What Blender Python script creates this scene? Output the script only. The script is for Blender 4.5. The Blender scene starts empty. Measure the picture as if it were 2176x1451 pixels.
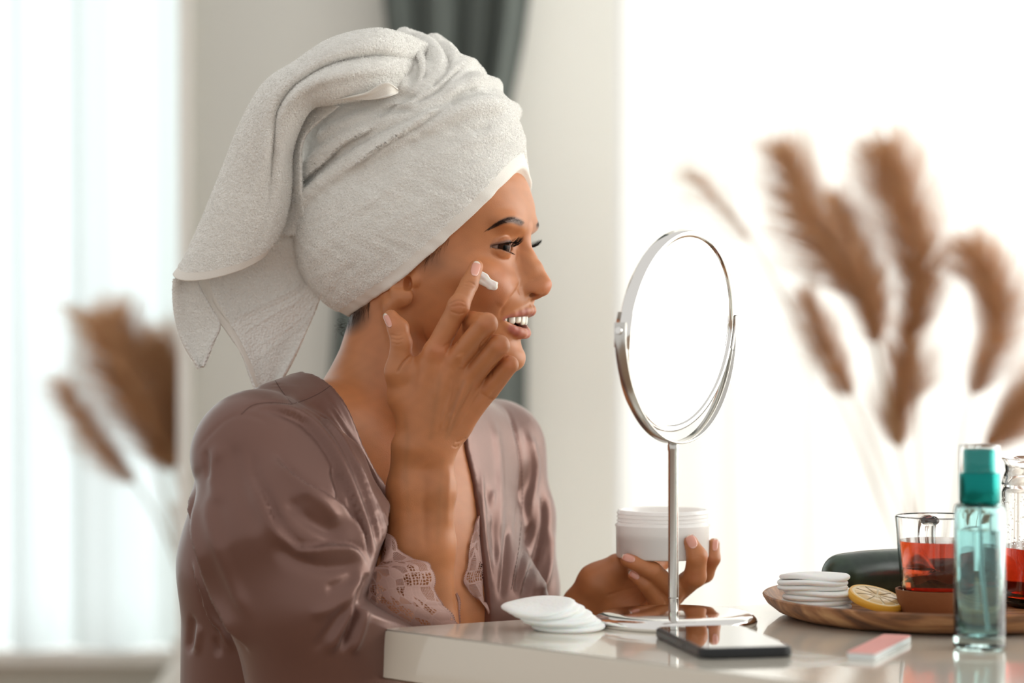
import bpy, math, random
import numpy as np
random.seed(7)
RNG = np.random.default_rng(7)
C = bpy.context.scene.collection
SC = bpy.context.scene
F = 5138.0            # focal length in pixels of the 2176 px wide frame
CAMZ = 99.4           # camera height, cm
# ------------------------------------------------------------------ camera, world, light
cam_d = bpy.data.cameras.new('camera'); cam = bpy.data.objects.new('camera', cam_d); C.objects.link(cam)
cam.location = (0, 0, .994); cam.rotation_euler = (math.pi/2, 0, 0)
cam_d.sensor_width = 36; cam_d.lens = F/2176*36
cam_d.dof.use_dof = True; cam_d.dof.focus_distance = 2.165; cam_d.dof.aperture_fstop = 2.9
cam_d.clip_end = 60
SC.camera = cam
SC.view_settings.view_transform = 'Standard'; SC.view_settings.look = 'None'
SC.view_settings.gamma = 1; SC.view_settings.use_curve_mapping = False
SC.view_settings.exposure = 0.0
w = bpy.data.worlds.new('world'); SC.world = w; w.use_nodes = True
w.node_tree.nodes['Background'].inputs[0].default_value = (1.0, .975, .94, 1)
w.node_tree.nodes['Background'].inputs[1].default_value = 0.80
def area(name, loc, to, sx, sy, power, col):
    l = bpy.data.lights.new(name, 'AREA'); l.shape = 'RECTANGLE'; l.size = sx; l.size_y = sy
    l.energy = power; l.color = col
    o = bpy.data.objects.new(name, l); C.objects.link(o); o.location = loc
    import mathutils
    o.rotation_euler = (mathutils.Vector(to)-mathutils.Vector(loc)).to_track_quat('-Z', 'Y').to_euler()
    return o
# daylight outside the windows: back right, back left, right-hand wall
area('window_light', (2.6, 5.55, 1.5), (2.6, 0, 1.5), 4.6, 2.8, 88, (1.0, .985, .95))
area('window_light', (-2.0, 5.55, 1.5), (-2.0, 0, 1.5), 2.6, 2.8, 58, (.90, .97, 1.0))
area('window_light', (4.05, 2.8, 1.5), (0, 2.6, 1.2), 4.6, 2.8, 340, (1.0, .99, .97))

# ------------------------------------------------------------------ helpers
def P(px, py, d):
    """pixel of the photograph + distance in cm -> world cm"""
    return np.array([(px-1088)/F*d, d, CAMZ-(py-725.5)/F*d])
def proj(v):
    return np.stack([1088+F*v[:, 0]/v[:, 1], 725.5-F*(v[:, 2]-CAMZ)/v[:, 1]], 1)
def mesh(name, verts, faces, mat=None, parent=None, smooth=True, scale=.01):
    me = bpy.data.meshes.new(name)
    v = np.asarray(verts, dtype=np.float64)*scale
    if isinstance(faces, np.ndarray):
        nf, k = faces.shape
        me.vertices.add(len(v)); me.vertices.foreach_set('co', v.astype(np.float32).ravel())
        me.loops.add(nf*k); me.loops.foreach_set('vertex_index', faces.astype(np.int32).ravel())
        me.polygons.add(nf); me.polygons.foreach_set('loop_start', np.arange(0, nf*k, k, dtype=np.int32))
        me.update(calc_edges=True); me.validate()
    else:
        me.from_pydata(v.tolist(), [], faces)
    if smooth: me.polygons.foreach_set('use_smooth', [True]*len(me.polygons))
    me.update()
    o = bpy.data.objects.new(name, me); C.objects.link(o)
    if mat is not None: me.materials.append(mat)
    if parent is not None: o.parent = parent; o.matrix_parent_inverse = parent_inv(parent)
    return o
def parent_inv(p):
    import mathutils
    m = mathutils.Matrix.LocRotScale(p.location, p.rotation_euler, p.scale)
    if p.parent: m = p.parent.matrix_basis @ m if False else m
    return m.inverted()
def thing(name, label, cat, loc=(0, 0, 0), group=None):
    o = bpy.data.objects.new(name, None); C.objects.link(o); o.location = tuple(c*.01 for c in loc)
    o['label'] = label; o['category'] = cat
    if group: o['group'] = group
    return o
def tag(o, label, cat, group=None):
    o['label'] = label; o['category'] = cat
    if group: o['group'] = group
    return o
def struct(o): o['kind'] = 'structure'; return o
def setattr_f(o, name, arr):
    a = o.data.attributes.new(name, 'FLOAT', 'POINT'); a.data.foreach_set('value', np.asarray(arr, np.float32))
def setattr_v(o, name, arr):
    a = o.data.attributes.new(name, 'FLOAT_VECTOR', 'POINT'); a.data.foreach_set('vector', np.asarray(arr, np.float32).ravel())
def setcol(o, name, arr):
    a = o.data.color_attributes.new(name, 'FLOAT_COLOR', 'POINT')
    c = np.ones((len(arr), 4), np.float32); c[:, :3] = arr; a.data.foreach_set('color', c.ravel())
def srgb(r, g, b):
    return tuple(((c/255)/12.92 if c/255 <= .04045 else (((c/255)+.055)/1.055)**2.4) for c in (r, g, b))
def mat(name, col=(.8, .8, .8), rough=.5, metal=0, **kw):
    m = bpy.data.materials.new(name); m.use_nodes = True
    b = m.node_tree.nodes['Principled BSDF']
    b.inputs['Base Color'].default_value = (*col, 1); b.inputs['Roughness'].default_value = rough
    b.inputs['Metallic'].default_value = metal
    for k, v in kw.items():
        b.inputs[k.replace('_', ' ')].default_value = v
    return m
def nodes(m): return m.node_tree.nodes, m.node_tree.links, m.node_tree.nodes['Principled BSDF']
def add_noise_bump(m, scale=50, strength=.2, dist=.001, detail=4, coord='Object', kind='NOISE', stretch=None):
    n, l, b = nodes(m)
    tc = n.new('ShaderNodeTexCoord'); src = tc.outputs[coord]
    if stretch:
        mp = n.new('ShaderNodeMapping'); mp.inputs['Scale'].default_value = stretch; l.new(src, mp.inputs[0]); src = mp.outputs[0]
    if kind == 'NOISE':
        t = n.new('ShaderNodeTexNoise'); t.inputs['Detail'].default_value = detail; out = t.outputs['Fac']
    else:
        t = n.new('ShaderNodeTexVoronoi'); out = t.outputs['Distance']
    t.inputs['Scale'].default_value = scale; l.new(src, t.inputs['Vector'])
    bp = n.new('ShaderNodeBump'); bp.inputs['Strength'].default_value = strength; bp.inputs['Distance'].default_value = dist
    l.new(out, bp.inputs['Height']); l.new(bp.outputs[0], b.inputs['Normal'])
    return t, bp, src
def cr(pts, n, closed=False):
    """Catmull-Rom through points, n samples per segment"""
    p = np.asarray(pts, float); k = len(p)
    if closed: q = np.vstack([p[-1], p, p[0], p[1]]); segs = k
    else: q = np.vstack([2*p[0]-p[1], p, 2*p[-1]-p[-2]]); segs = k-1
    out = []
    for i in range(segs):
        a, b, c, d = q[i:i+4]
        t = np.linspace(0, 1, n, endpoint=False)[:, None]
        out.append(.5*((2*b)+(-a+c)*t+(2*a-5*b+4*c-d)*t*t+(-a+3*b-3*c+d)*t**3))
    out = np.vstack(out)
    if not closed: out = np.vstack([out, p[-1]])
    return out
def cr_u(pts, u):
    """Catmull-Rom evaluated at parameters u in [0,1] (uniform in index)"""
    p = np.asarray(pts, float); k = len(p)
    q = np.concatenate([2*p[:1]-p[1:2], p, 2*p[-1:]-p[-2:-1]])
    x = np.clip(u, 0, 1)*(k-1); i = np.minimum(x.astype(int), k-2); t = (x-i).reshape((-1,)+(1,)*(p.ndim-1))
    a, b, c, d = q[i], q[i+1], q[i+2], q[i+3]
    return .5*((2*b)+(-a+c)*t+(2*a-5*b+4*c-d)*t*t+(-a+3*b-3*c+d)*t**3)
def grid_faces(nu, nv, closed_v=False):
    i = np.arange(nu-1)[:, None]; j = np.arange(nv if closed_v else nv-1)[None, :]
    j2 = (j+1) % nv
    return np.stack([i*nv+j, i*nv+j2, (i+1)*nv+j2, (i+1)*nv+j], -1).reshape(-1, 4)
def lathe(name, prof, center, mat_=None, parent=None, seg=64, axis=(0, 0, 1), closed=False):
    """prof: list of (r, z) cm around the vertical through center"""
    prof = np.asarray(prof, float); a = np.linspace(0, 2*np.pi, seg, endpoint=False)
    v = np.stack([prof[:, :1]*np.cos(a), prof[:, :1]*np.sin(a), np.repeat(prof[:, 1:2], seg, 1)], -1).reshape(-1, 3)
    z = np.array(axis, float); z /= np.linalg.norm(z)
    if abs(z[2]) < .999:
        x = np.cross([0, 0, 1.], z); x /= np.linalg.norm(x); y = np.cross(z, x)
        v = v@np.stack([x, y, z])
    f = grid_faces(len(prof), seg, True)
    if closed:
        n = len(prof); j = np.arange(seg); j2 = (j+1) % seg
        f = np.vstack([f, np.stack([(n-1)*seg+j, (n-1)*seg+j2, j2, j], -1)])
    o = mesh(name, v+np.asarray(center, float), f, mat_, parent); o.data.set_sharp_from_angle(angle=math.radians(38)); return o
def tube_mesh(path, rad, seg=8, cap=True):
    p = np.asarray(path, float); n = len(p); r = np.broadcast_to(np.asarray(rad, float), (n,))
    t = np.gradient(p, axis=0); t /= np.linalg.norm(t, axis=1)[:, None]+1e-9
    up = np.array([0, 0, 1.]) if abs(t[0][2]) < .9 else np.array([1., 0, 0])
    N = np.zeros_like(p); a = np.cross(t[0], up); N[0] = a/np.linalg.norm(a)
    for i in range(1, n):
        a = N[i-1]-t[i]*np.dot(N[i-1], t[i]); N[i] = a/(np.linalg.norm(a)+1e-9)
    B = np.cross(t, N); an = np.linspace(0, 2*np.pi, seg, endpoint=False)
    v = p[:, None]+r[:, None, None]*(N[:, None]*np.cos(an)[None, :, None]+B[:, None]*np.sin(an)[None, :, None])
    return v.reshape(-1, 3), grid_faces(n, seg, True)
class Bag:
    """joins small meshes of quads"""
    def __init__(s): s.v = []; s.f = []; s.n = 0
    def add(s, v, f): s.v.append(v); s.f.append(np.asarray(f)+s.n); s.n += len(v)
    def build(s, name, mat_=None, parent=None, smooth=True): return mesh(name, np.vstack(s.v), np.vstack(s.f), mat_, parent, smooth)
def rbox(name, size, center, bev, mat_=None, parent=None, rotz=0, seg=3):
    import bmesh, mathutils
    bm = bmesh.new(); bmesh.ops.create_cube(bm, size=1)
    bmesh.ops.scale(bm, vec=[s*.01 for s in size], verts=bm.verts)
    if bev: bmesh.ops.bevel(bm, geom=bm.edges[:], offset=bev*.01, segments=seg, affect='EDGES', profile=.5)
    bmesh.ops.rotate(bm, cent=(0, 0, 0), matrix=mathutils.Matrix.Rotation(rotz, 3, 'Z'), verts=bm.verts)
    bmesh.ops.translate(bm, vec=[c*.01 for c in center], verts=bm.verts)
    me = bpy.data.meshes.new(name); bm.to_mesh(me); bm.free()
    me.polygons.foreach_set('use_smooth', [True]*len(me.polygons))
    o = bpy.data.objects.new(name, me); C.objects.link(o)
    if mat_: me.materials.append(mat_)
    if parent is not None: o.parent = parent; o.matrix_parent_inverse = parent_inv(parent)
    m = o.modifiers.new('w', 'WEIGHTED_NORMAL')
    return o

# ------------------------------------------------------------------ distance fields
f32 = np.float32
def smin(a, b, k):
    h = np.maximum(k-np.abs(a-b), 0)/k
    return np.minimum(a, b)-h*h*k*.25
def smax(a, b, k): return -smin(-a, -b, k)
def cone(p, a, b, ra, rb):
    a = np.asarray(a, f32); b = np.asarray(b, f32); ab = b-a
    t = np.clip(((p-a)@ab)/max(float(ab@ab), 1e-9), 0, 1)
    q = p-a-t[:, None]*ab
    return np.sqrt(np.einsum('ij,ij->i', q, q))-(ra+(rb-ra)*t)
def chain(p, pts, rads, k=0):
    d = None
    for i in range(len(pts)-1):
        c = cone(p, pts[i], pts[i+1], rads[i], rads[i+1])
        d = c if d is None else (np.minimum(d, c) if not k else smin(d, c, k))
    return d
def ell(p, c, r, R=None):
    q = p-np.asarray(c, f32)
    if R is not None: q = q@np.asarray(R, f32)
    r = np.asarray(r, f32)
    a = q/r; k0 = np.sqrt(np.einsum('ij,ij->i', a, a))+1e-6
    b = a/r; k1 = np.sqrt(np.einsum('ij,ij->i', b, b))+1e-6
    return k0*(k0-1)/k1
def frame(x, y):
    x = np.asarray(x, float); x = x/np.linalg.norm(x); y = np.asarray(y, float); y = y-x*(x@y); y /= np.linalg.norm(y)
    return np.stack([x, y, np.cross(x, y)], 1)
def evalf(f, p, ch=200000):
    out = np.empty(len(p), f32)
    for i in range(0, len(p), ch): out[i:i+ch] = f(p[i:i+ch])
    return out
def grad(f, p, e=.02):
    g = np.empty_like(p)
    for a in range(3):
        d = np.zeros(3, f32); d[a] = e
        g[:, a] = (evalf(f, p+d)-evalf(f, p-d))/(2*e)
    return g
def project(f, p, it=3, maxs=.3):
    for _ in range(it):
        d = evalf(f, p); g = grad(f, p); s = d/(np.einsum('ij,ij->i', g, g)+1e-6)
        p = p-np.clip(s, -maxs, maxs)[:, None]*g
    return p.astype(f32)
def extract(f, lo, hi, h, B=8, margin=1.0, newton=2):
    lo = np.asarray(lo, float); hi = np.asarray(hi, float)
    nb = np.ceil((hi-lo)/(h*B)).astype(int); n = nb*B+1
    ax = [lo[i]+(np.arange(nb[i])+.5)*B*h for i in range(3)]
    cc = np.stack(np.meshgrid(*ax, indexing='ij'), -1).reshape(-1, 3).astype(f32)
    fc = evalf(f, cc).reshape(nb)
    act = np.abs(fc) < B*h*.87*1.15+margin*h*2
    G = np.repeat(np.repeat(np.repeat(np.where(fc > 0, 1., -1.).astype(f32), B, 0), B, 1), B, 2)
    G = np.pad(G, ((0, 1),)*3, mode='edge')
    M = np.zeros(n, bool)
    A = np.repeat(np.repeat(np.repeat(act, B, 0), B, 1), B, 2)
    M[:-1, :-1, :-1] |= A; M[1:, :-1, :-1] |= A; M[:-1, 1:, :-1] |= A; M[:-1, :-1, 1:] |= A
    M[1:, 1:, :-1] |= A; M[1:, :-1, 1:] |= A; M[:-1, 1:, 1:] |= A; M[1:, 1:, 1:] |= A
    idx = np.argwhere(M)
    G[M] = evalf(f, (lo+idx*h).astype(f32))
    S = G < 0
    c = [S[i:n[0]-1+i, j:n[1]-1+j, k:n[2]-1+k] for i in (0, 1) for j in (0, 1) for k in (0, 1)]
    s = np.zeros(np.array(n)-1, np.uint8)
    for x in c: s += x
    cells = np.argwhere((s > 0) & (s < 8))
    pos = np.zeros((len(cells), 3)); cnt = np.zeros(len(cells))
    I, J, K = cells.T
    for a in range(3):
        o = [b for b in range(3) if b != a]
        for u in (0, 1):
            for v in (0, 1):
                d0 = [0, 0, 0]; d0[o[0]] = u; d0[o[1]] = v; d1 = list(d0); d1[a] = 1
                g0 = G[I+d0[0], J+d0[1], K+d0[2]]; g1 = G[I+d1[0], J+d1[1], K+d1[2]]
                x = (g0 < 0) != (g1 < 0); t = np.where(x, g0/(g0-g1+1e-12*(g0 == g1)), 0)
                q = np.array(d0, float)[None]+np.eye(3)[a][None]*t[:, None]
                pos += q*x[:, None]; cnt += x
    V = lo+(cells+pos/cnt[:, None])*h
    ids = -np.ones(np.array(n)-1, np.int32); ids[I, J, K] = np.arange(len(cells))
    Fs = []
    for a in range(3):
        o = [b for b in range(3) if b != a]
        sl0 = [slice(1, -1)]*3; sl0[a] = slice(0, -1); sl1 = [slice(1, -1)]*3; sl1[a] = slice(1, None)
        s0 = S[tuple(sl0)]; s1 = S[tuple(sl1)]
        for flip in (0, 1):
            e = np.argwhere((s0 & ~s1) if not flip else (~s0 & s1))
            e = e+np.array([1 if b != a else 0 for b in range(3)])
            def gid(du, dv):
                q = e.copy(); q[:, o[0]] += du; q[:, o[1]] += dv
                return ids[q[:, 0], q[:, 1], q[:, 2]]
            quad = np.stack([gid(-1, -1), gid(0, -1), gid(0, 0), gid(-1, 0)], 1)
            if (flip == 1) != (a == 1): quad = quad[:, ::-1]
            Fs.append(quad)
    Fq = np.vstack(Fs); Fq = Fq[(Fq >= 0).all(1)]
    V = V.astype(f32)
    if newton: V = project(f, V, newton, .5*h)
    return V, Fq
def vnormals(V, Fq):
    n = np.cross(V[Fq[:, 2]]-V[Fq[:, 0]], V[Fq[:, 3]]-V[Fq[:, 1]])
    N = np.zeros_like(V, dtype=np.float64)
    for k in range(4):
        for a in range(3): N[:, a] += np.bincount(Fq[:, k], n[:, a], len(V))
    return N/(np.linalg.norm(N, axis=1)[:, None]+1e-12)
def smooth_v(V, Fq, it=1, lam=.5):
    V = V.astype(np.float64)
    for _ in range(it):
        S = np.zeros_like(V); n = np.zeros(len(V))
        for k in range(4):
            a, b = Fq[:, k], Fq[:, (k+1) % 4]
            for x in range(3):
                S[:, x] += np.bincount(a, V[b, x], len(V))+np.bincount(b, V[a, x], len(V))
            n += np.bincount(a, minlength=len(V))+np.bincount(b, minlength=len(V))
        V = V+lam*(S/np.maximum(n, 1)[:, None]-V)
    return V
def pline(q, pts):
    """distance, signed side and parameter 0..1 from 2-D points q to polyline pts"""
    pts = np.asarray(pts, float); best = np.full(len(q), 1e9); side = np.zeros(len(q)); par = np.zeros(len(q))
    L = np.r_[0, np.cumsum(np.linalg.norm(np.diff(pts, axis=0), axis=1))]
    for i in range(len(pts)-1):
        a, b = pts[i], pts[i+1]; ab = b-a; l = np.linalg.norm(ab)+1e-9
        t = np.clip(((q-a)@ab)/(l*l), 0, 1); r = q-a-t[:, None]*ab
        d = np.linalg.norm(r, axis=1); s = (ab[0]*(q[:, 1]-a[1])-ab[1]*(q[:, 0]-a[0]))/l
        m = d < best; best[m] = d[m]; side[m] = s[m]; par[m] = (L[i]+t[m]*l)/L[-1]
    return best, np.sign(side)*best, par
def sculpt(V, N, curves, front=True, cps=6):
    """curves: (pixel points, width px, height cm, kind) laid over the camera side of the surface; real displacement along the normal.
    kind 'r' ridge/valley (gaussian), 's' step: raised on the left side of the direction and falling off slowly"""
    q = proj(V); disp = np.zeros(len(V))
    view = V-np.array([0, 0, CAMZ]); view /= np.linalg.norm(view, axis=1)[:, None]
    fr = np.clip(-(N*view).sum(1)*3+.25, 0, 1) if front else 1
    for c in curves:
        pts, w_, h_ = c[:3]; kind = c[3] if len(c) > 3 else 'r'
        pts = cr(pts, cps) if len(pts) > 2 else np.asarray(pts, float)
        lo = pts.min(0)-w_*6; hi = pts.max(0)+w_*6
        m = ((q > lo) & (q < hi)).all(1)
        d, s, t = pline(q[m], pts)
        taper = np.clip(np.minimum(t, 1-t)*5, 0, 1); taper = taper*taper*(3-2*taper)
        if kind == 'r': v = np.exp(-(d/w_)**2)
        elif kind == 's':
            v = np.where(s > 0, np.exp(-np.abs(s)/(w_*2.5)), 0)*np.clip(s/(w_*.25), 0, 1)-np.where(s <= 0, np.exp(-(s/w_)**2)*.35, 0)
        disp[m] += h_*v*taper*(1 if c[-1] != 'x' else 1)
    return V+N*(disp*fr)[:, None]
# ------------------------------------------------------------------ the room
m_wall = mat('wall_paint', srgb(228, 229, 222), .8); add_noise_bump(m_wall, 60, .08)
m_white = mat('white_paint', srgb(232, 230, 224), .45)
m_floor = mat('floor_oak', srgb(150, 120, 92), .45)
def plank_nodes():
    n, l, b = nodes(m_floor); tc = n.new('ShaderNodeTexCoord'); br = n.new('ShaderNodeTexBrick'); mp = n.new('ShaderNodeMapping')
    br.inputs['Scale'].default_value = 1; br.inputs['Brick Width'].default_value = 1.4; br.inputs['Row Height'].default_value = .14
    br.inputs['Mortar Size'].default_value = .003
    br.inputs['Color1'].default_value = (*srgb(160, 130, 100), 1); br.inputs['Color2'].default_value = (*srgb(140, 110, 84), 1); br.inputs['Mortar'].default_value = (*srgb(70, 52, 40), 1)
    l.new(tc.outputs['Object'], mp.inputs[0]); l.new(mp.outputs[0], br.inputs['Vector']); l.new(br.outputs['Color'], b.inputs['Base Color'])
plank_nodes()
BW = 470.
struct(rbox('floor', (900, 760, 4), (0, 110+20, -2), 0, m_floor))
def wallbox(x0, x1, z0, z1, nm='wall_back', y0=BW, th=12, m=m_wall):
    return struct(rbox(nm, (x1-x0, th, z1-z0), ((x0+x1)/2, y0+th/2, (z0+z1)/2), 0, m))
WX0, WX1, WX2, WX3 = -310., -58., 22., 395.      # left window, right window
wallbox(WX0-60, WX0, 0, 270); wallbox(WX0, WX1, 0, 38); wallbox(WX2, WX3, 0, 38)
wallbox(WX0, WX1, 245, 270); wallbox(WX2, WX3, 245, 270)
# the pier between the windows stands forward of them
px0, px1 = (392-1088)/F*432, (1312-1088)/F*432
wallbox(px0, px1, 0, 270, 'wall_back', 432, 50)
struct(rbox('trim_1', (2.2, 3, 250), (px0+.2, 431.2, 135), .4, m_white))
wallbox(395, 407, 0, 38, 'wall_right', 30, 440)
wallbox(395, 407, 245, 270, 'wall_right', 30, 440)
def window(name, x0, x1, n, y=BW+4):
    t = bpy.data.objects.new(name, None); C.objects.link(t); struct(t)
    fr = Bag()
    def bx(a, b, c, d, e, f_):
        v = np.array([[x, yy, z] for x in (a, b) for yy in (c, d) for z in (e, f_)], float)
        fr.add(v, np.array([[0, 1, 3, 2], [4, 6, 7, 5], [0, 4, 5, 1], [2, 3, 7, 6], [0, 2, 6, 4], [1, 5, 7, 3]]))
    for z in (38, 241): bx(x0, x1, y, y+5, z, z+4)
    for i in range(n+1):
        x = x0+(x1-x0-4)*i/n; bx(x, x+4, y, y+5, 38, 245)
    fr.build('window_frame', m_white, t, False)
    return t
window('window_1', WX0, WX1, 2); window('window_2', WX2, WX3, 4)
for k, (a, b) in enumerate(((WX0, WX1), (WX2, WX3))):
    struct(rbox('trim_%d' % (k+2), (b-a, 22, 3), ((a+b)/2, BW-2, 39.5), .5, m_white))

# sheer curtains: real pleats, translucent cloth
def sheer(name, col, tcol, wt):
    m = bpy.data.materials.new(name); m.use_nodes = True; n, l = m.node_tree.nodes, m.node_tree.links
    n.remove(n['Principled BSDF']); o = n['Material Output']
    d = n.new('ShaderNodeBsdfDiffuse'); t = n.new('ShaderNodeBsdfTranslucent'); x = n.new('ShaderNodeMixShader')
    d.inputs[0].default_value = (*col, 1); t.inputs[0].default_value = (*tcol, 1); x.inputs[0].default_value = wt
    l.new(d.outputs[0], x.inputs[1]); l.new(t.outputs[0], x.inputs[2]); l.new(x.outputs[0], o.inputs[0])
    return m
m_sheer = sheer('sheer_cloth', srgb(235, 236, 234), srgb(246, 246, 242), .62)
m_sheerl = sheer('sheer_cloth_cool', srgb(232, 238, 238), srgb(236, 244, 244), .6)
m_drape = mat('drape_cloth', srgb(98, 106, 102), .85); add_noise_bump(m_drape, 300, .2)
def curtain(name, x0, x1, y, z0, z1, pleat, amp, m, seed=0, edge=None, axis='x'):
    r = np.random.default_rng(seed); n = int((x1-x0)/1.2)+2; nz = 24
    u = np.linspace(0, 1, n); s = u*(x1-x0); ph = s/pleat*2*np.pi+1.2*np.sin(s/pleat*1.7+r.uniform(0, 6))+.8*np.sin(s/pleat*.61+1)
    V = []
    for j in range(nz+1):
        t = j/nz; z = z0+(z1-z0)*t
        a = amp*(1-.25*t)
        dy = a*(np.sin(ph+.3*np.sin(t*3))+.35*np.sin(2.3*ph+1+t))
        if edge: e0, e1 = edge(t)
        else: e0, e1 = x0, x1
        xx = e0+(e1-e0)*u
        V.append(np.stack([xx, y+dy, np.full(n, z)] if axis == 'x' else [np.full(n, y)+dy, xx, np.full(n, z)], 1))
    V = np.vstack(V)
    o = mesh(name, V, grid_faces(nz+1, n), m)
    return o
tag(curtain('sheer_curtain', -312, -57, 457, 41.5, 250, 15, 3.2, m_sheerl, 3), 'white sheer curtain over the left window behind the woman', 'curtain')
tag(curtain('sheer_curtain', 21, 382, 457, 41.5, 250, 17, 3.0, m_sheer, 8), 'white sheer curtain over the bright window behind the mirror', 'curtain')
tag(curtain('sheer_curtain', 60, 452, 388, 3, 250, 17, 3.0, m_sheer, 5, axis='y'), 'white sheer curtain on the right-hand wall, seen in the round mirror', 'curtain')
def dedge(t):
    z = 5+t*255; py = 725.5+(CAMZ-z)*F/424
    l = np.interp(py, [-900, 0, 260, 500, 900], [760, 812, 850, 720, 690]); r_ = np.interp(py, [-900, 0, 280, 600, 900], [1180, 1128, 1072, 1120, 1120])
    return (l-1088)/F*424, (r_-1088)/F*424
tag(curtain('dark_drape', -30, 6, 424, 5, 258, 8.5, 2.2, m_drape, 11, dedge), 'dark grey-green drape gathered behind the towelled head', 'curtain')
# curtain rods
m_rod = mat('rod_metal', (.5, .5, .5), .3, 1)
for nm, a, b, lb in (('curtain_rod', (-315, 457, 252), (-56, 457, 252), 'thin metal rod carrying the left sheer curtain'),
                     ('curtain_rod', (20, 457, 252), (386, 457, 252), 'thin metal rod carrying the sheer curtain behind the mirror'),
                     ('curtain_rod', (388, 58, 252), (388, 455, 252), 'thin metal rod on the right-hand wall'),
                     ('curtain_rod', (-36, 425, 259), (12, 425, 259), 'short metal rod carrying the dark drape')):
    v, f = tube_mesh(np.array([a, b], float), 1.2, 12); tag(mesh(nm, v, f, m_rod), lb, 'rod')

# pampas grass
m_pamp = mat('pampas_plume', srgb(202, 160, 122), .9); m_stem = mat('pampas_stem', srgb(168, 138, 100), .8)
nn, ll, bb = nodes(m_pamp); bb.inputs['Subsurface Weight'].default_value = 0
_t = nn.new('ShaderNodeBsdfTranslucent'); _t.inputs[0].default_value = (*srgb(214, 172, 130), 1); _x = nn.new('ShaderNodeMixShader'); _x.inputs[0].default_value = .4
ll.new(bb.outputs[0], _x.inputs[1]); ll.new(_t.outputs[0], _x.inputs[2]); ll.new(_x.outputs[0], nn['Material Output'].inputs[0])
def pampas(name, label, grp, path, d, width, stem_to, n=900, seed=0, dd=0, dens=1.0):
    r = np.random.default_rng(seed); n = int(n*dens*1.35)
    t = thing(name, label, 'dried grass', tuple(stem_to), grp)
    pts = np.array([P(a, b, d+dd*k/len(path)) for k, (a, b) in enumerate(path)])   # tip ... base
    full = np.vstack([pts, [pts[-1]*.45+np.array(stem_to)*.55+[0, 0, 6]], [stem_to]])
    cp = cr(full, 10); v, f = tube_mesh(cp, np.linspace(.12, .3, len(cp)), 6); mesh('stem', v, f, m_stem, t)
    c = cr(pts, 16); L = len(c); wpx = width/F*d
    s = r.uniform(0, 1, n)**.9; i = np.minimum((s*(L-1)).astype(int), L-2)
    p0 = c[i]; tan = c[np.maximum(i-1, 0)]-c[i+1]; tan /= np.linalg.norm(tan, axis=1)[:, None]+1e-9
    rd = r.normal(size=(n, 3)); rd -= tan*(rd*tan).sum(1)[:, None]; rd /= np.linalg.norm(rd, axis=1)[:, None]
    env = np.sin(np.clip(s*.86+.1, 0, 1)*np.pi)**.7
    ln = wpx*r.uniform(.7, 2.0, n)*(.35+1.0*env)
    K = 5; V = np.zeros((n, K, 2, 3))
    sd = np.cross(tan, rd)
    for k in range(K):
        u = k/(K-1); q = p0+tan*(ln*1.1*u)[:, None]+rd*(ln*.75*np.sin(u*1.7))[:, None]-np.array([0, 0, 1])*(ln*.35*u*u)[:, None]
        wd = wpx*.027*(1-.75*u)
        V[:, k, 0] = q-sd*wd; V[:, k, 1] = q+sd*wd
    base = np.arange(n)[:, None, None]*K*2+np.arange(K-1)[None, :, None]*2
    f = (base+np.array([0, 1, 3, 2])[None, None]).reshape(-1, 4)
    o = mesh('plume', V.reshape(-1, 3), f, m_pamp, t); o['kind'] = 'stuff'
    return t
VR = P(1985, 1420, 388); VL = P(430, 1430, 444)
rp = [([(1882, 328), (1925, 450), (1952, 590), (1945, 720)], 62, 388, 'tallest pampas plume right of the mirror', 1.5),
      ([(1930, 700), (1925, 800), (1905, 880), (1912, 960)], 46, 392, 'dark short pampas plume low in the middle of the right bunch', 1.2),
      ([(1668, 330), (1715, 450), (1780, 545), (1845, 640), (1862, 740)], 58, 386, 'pampas plume leaning left beside the tallest one', 1.5),
      ([(1775, 425), (1815, 520), (1850, 620), (1850, 700)], 44, 392, 'inner pampas plume between the leaning and tallest ones', .9),
      ([(1712, 630), (1750, 720), (1780, 790), (1812, 850)], 38, 384, 'lowest left pampas plume of the right bunch', .9),
      ([(1470, 370), (1530, 435), (1600, 520)], 34, 398, 'faint thin pampas spray above the round mirror', .16),
      ([(2066, 530), (2112, 620), (2112, 720), (2060, 850)], 54, 388, 'pampas plume above the teal spray bottle', 1.2),
      ([(2210, 810), (2150, 890), (2090, 960)], 48, 386, 'pampas plume cut by the right edge above the glass jug', 1.0)]
for k, (pa, wd, d, lb, dn) in enumerate(rp): pampas('pampas_stalk', lb, 'pampas in the right vase', pa, d, wd, VR+np.array([(k-3.5)*.5, 0, (k % 3)*.8]), 1000, 20+k, 0, dn)
lp = [([(232, 690), (262, 790), (320, 900), (372, 1010)], 62, 441, 'broad pampas plume left of the woman', 1.5),
      ([(330, 740), (365, 830), (388, 930), (400, 1010)], 62, 447, 'pampas plume half hidden by the wall pier', 1.5),
      ([(128, 815), (180, 900), (235, 970), (290, 1030)], 36, 442, 'low leaning pampas plume at far left', .9),
      ([(130, 650), (190, 700), (250, 760)], 24, 449, 'faint thin pampas spray at far left', .15),
      ([(385, 1080), (392, 1140), (400, 1200)], 26, 446, 'short faint pampas plume beside the robe sleeve', .2)]
for k, (pa, wd, d, lb, dn) in enumerate(lp): pampas('pampas_stalk', lb, 'pampas in the left vase', pa, d, wd, VL+np.array([(k-2)*.5, 0, (k % 3)*.8]), 1000, 40+k, 0, dn)
m_vase = mat('vase_ceramic', srgb(225, 220, 210), .5)
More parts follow.
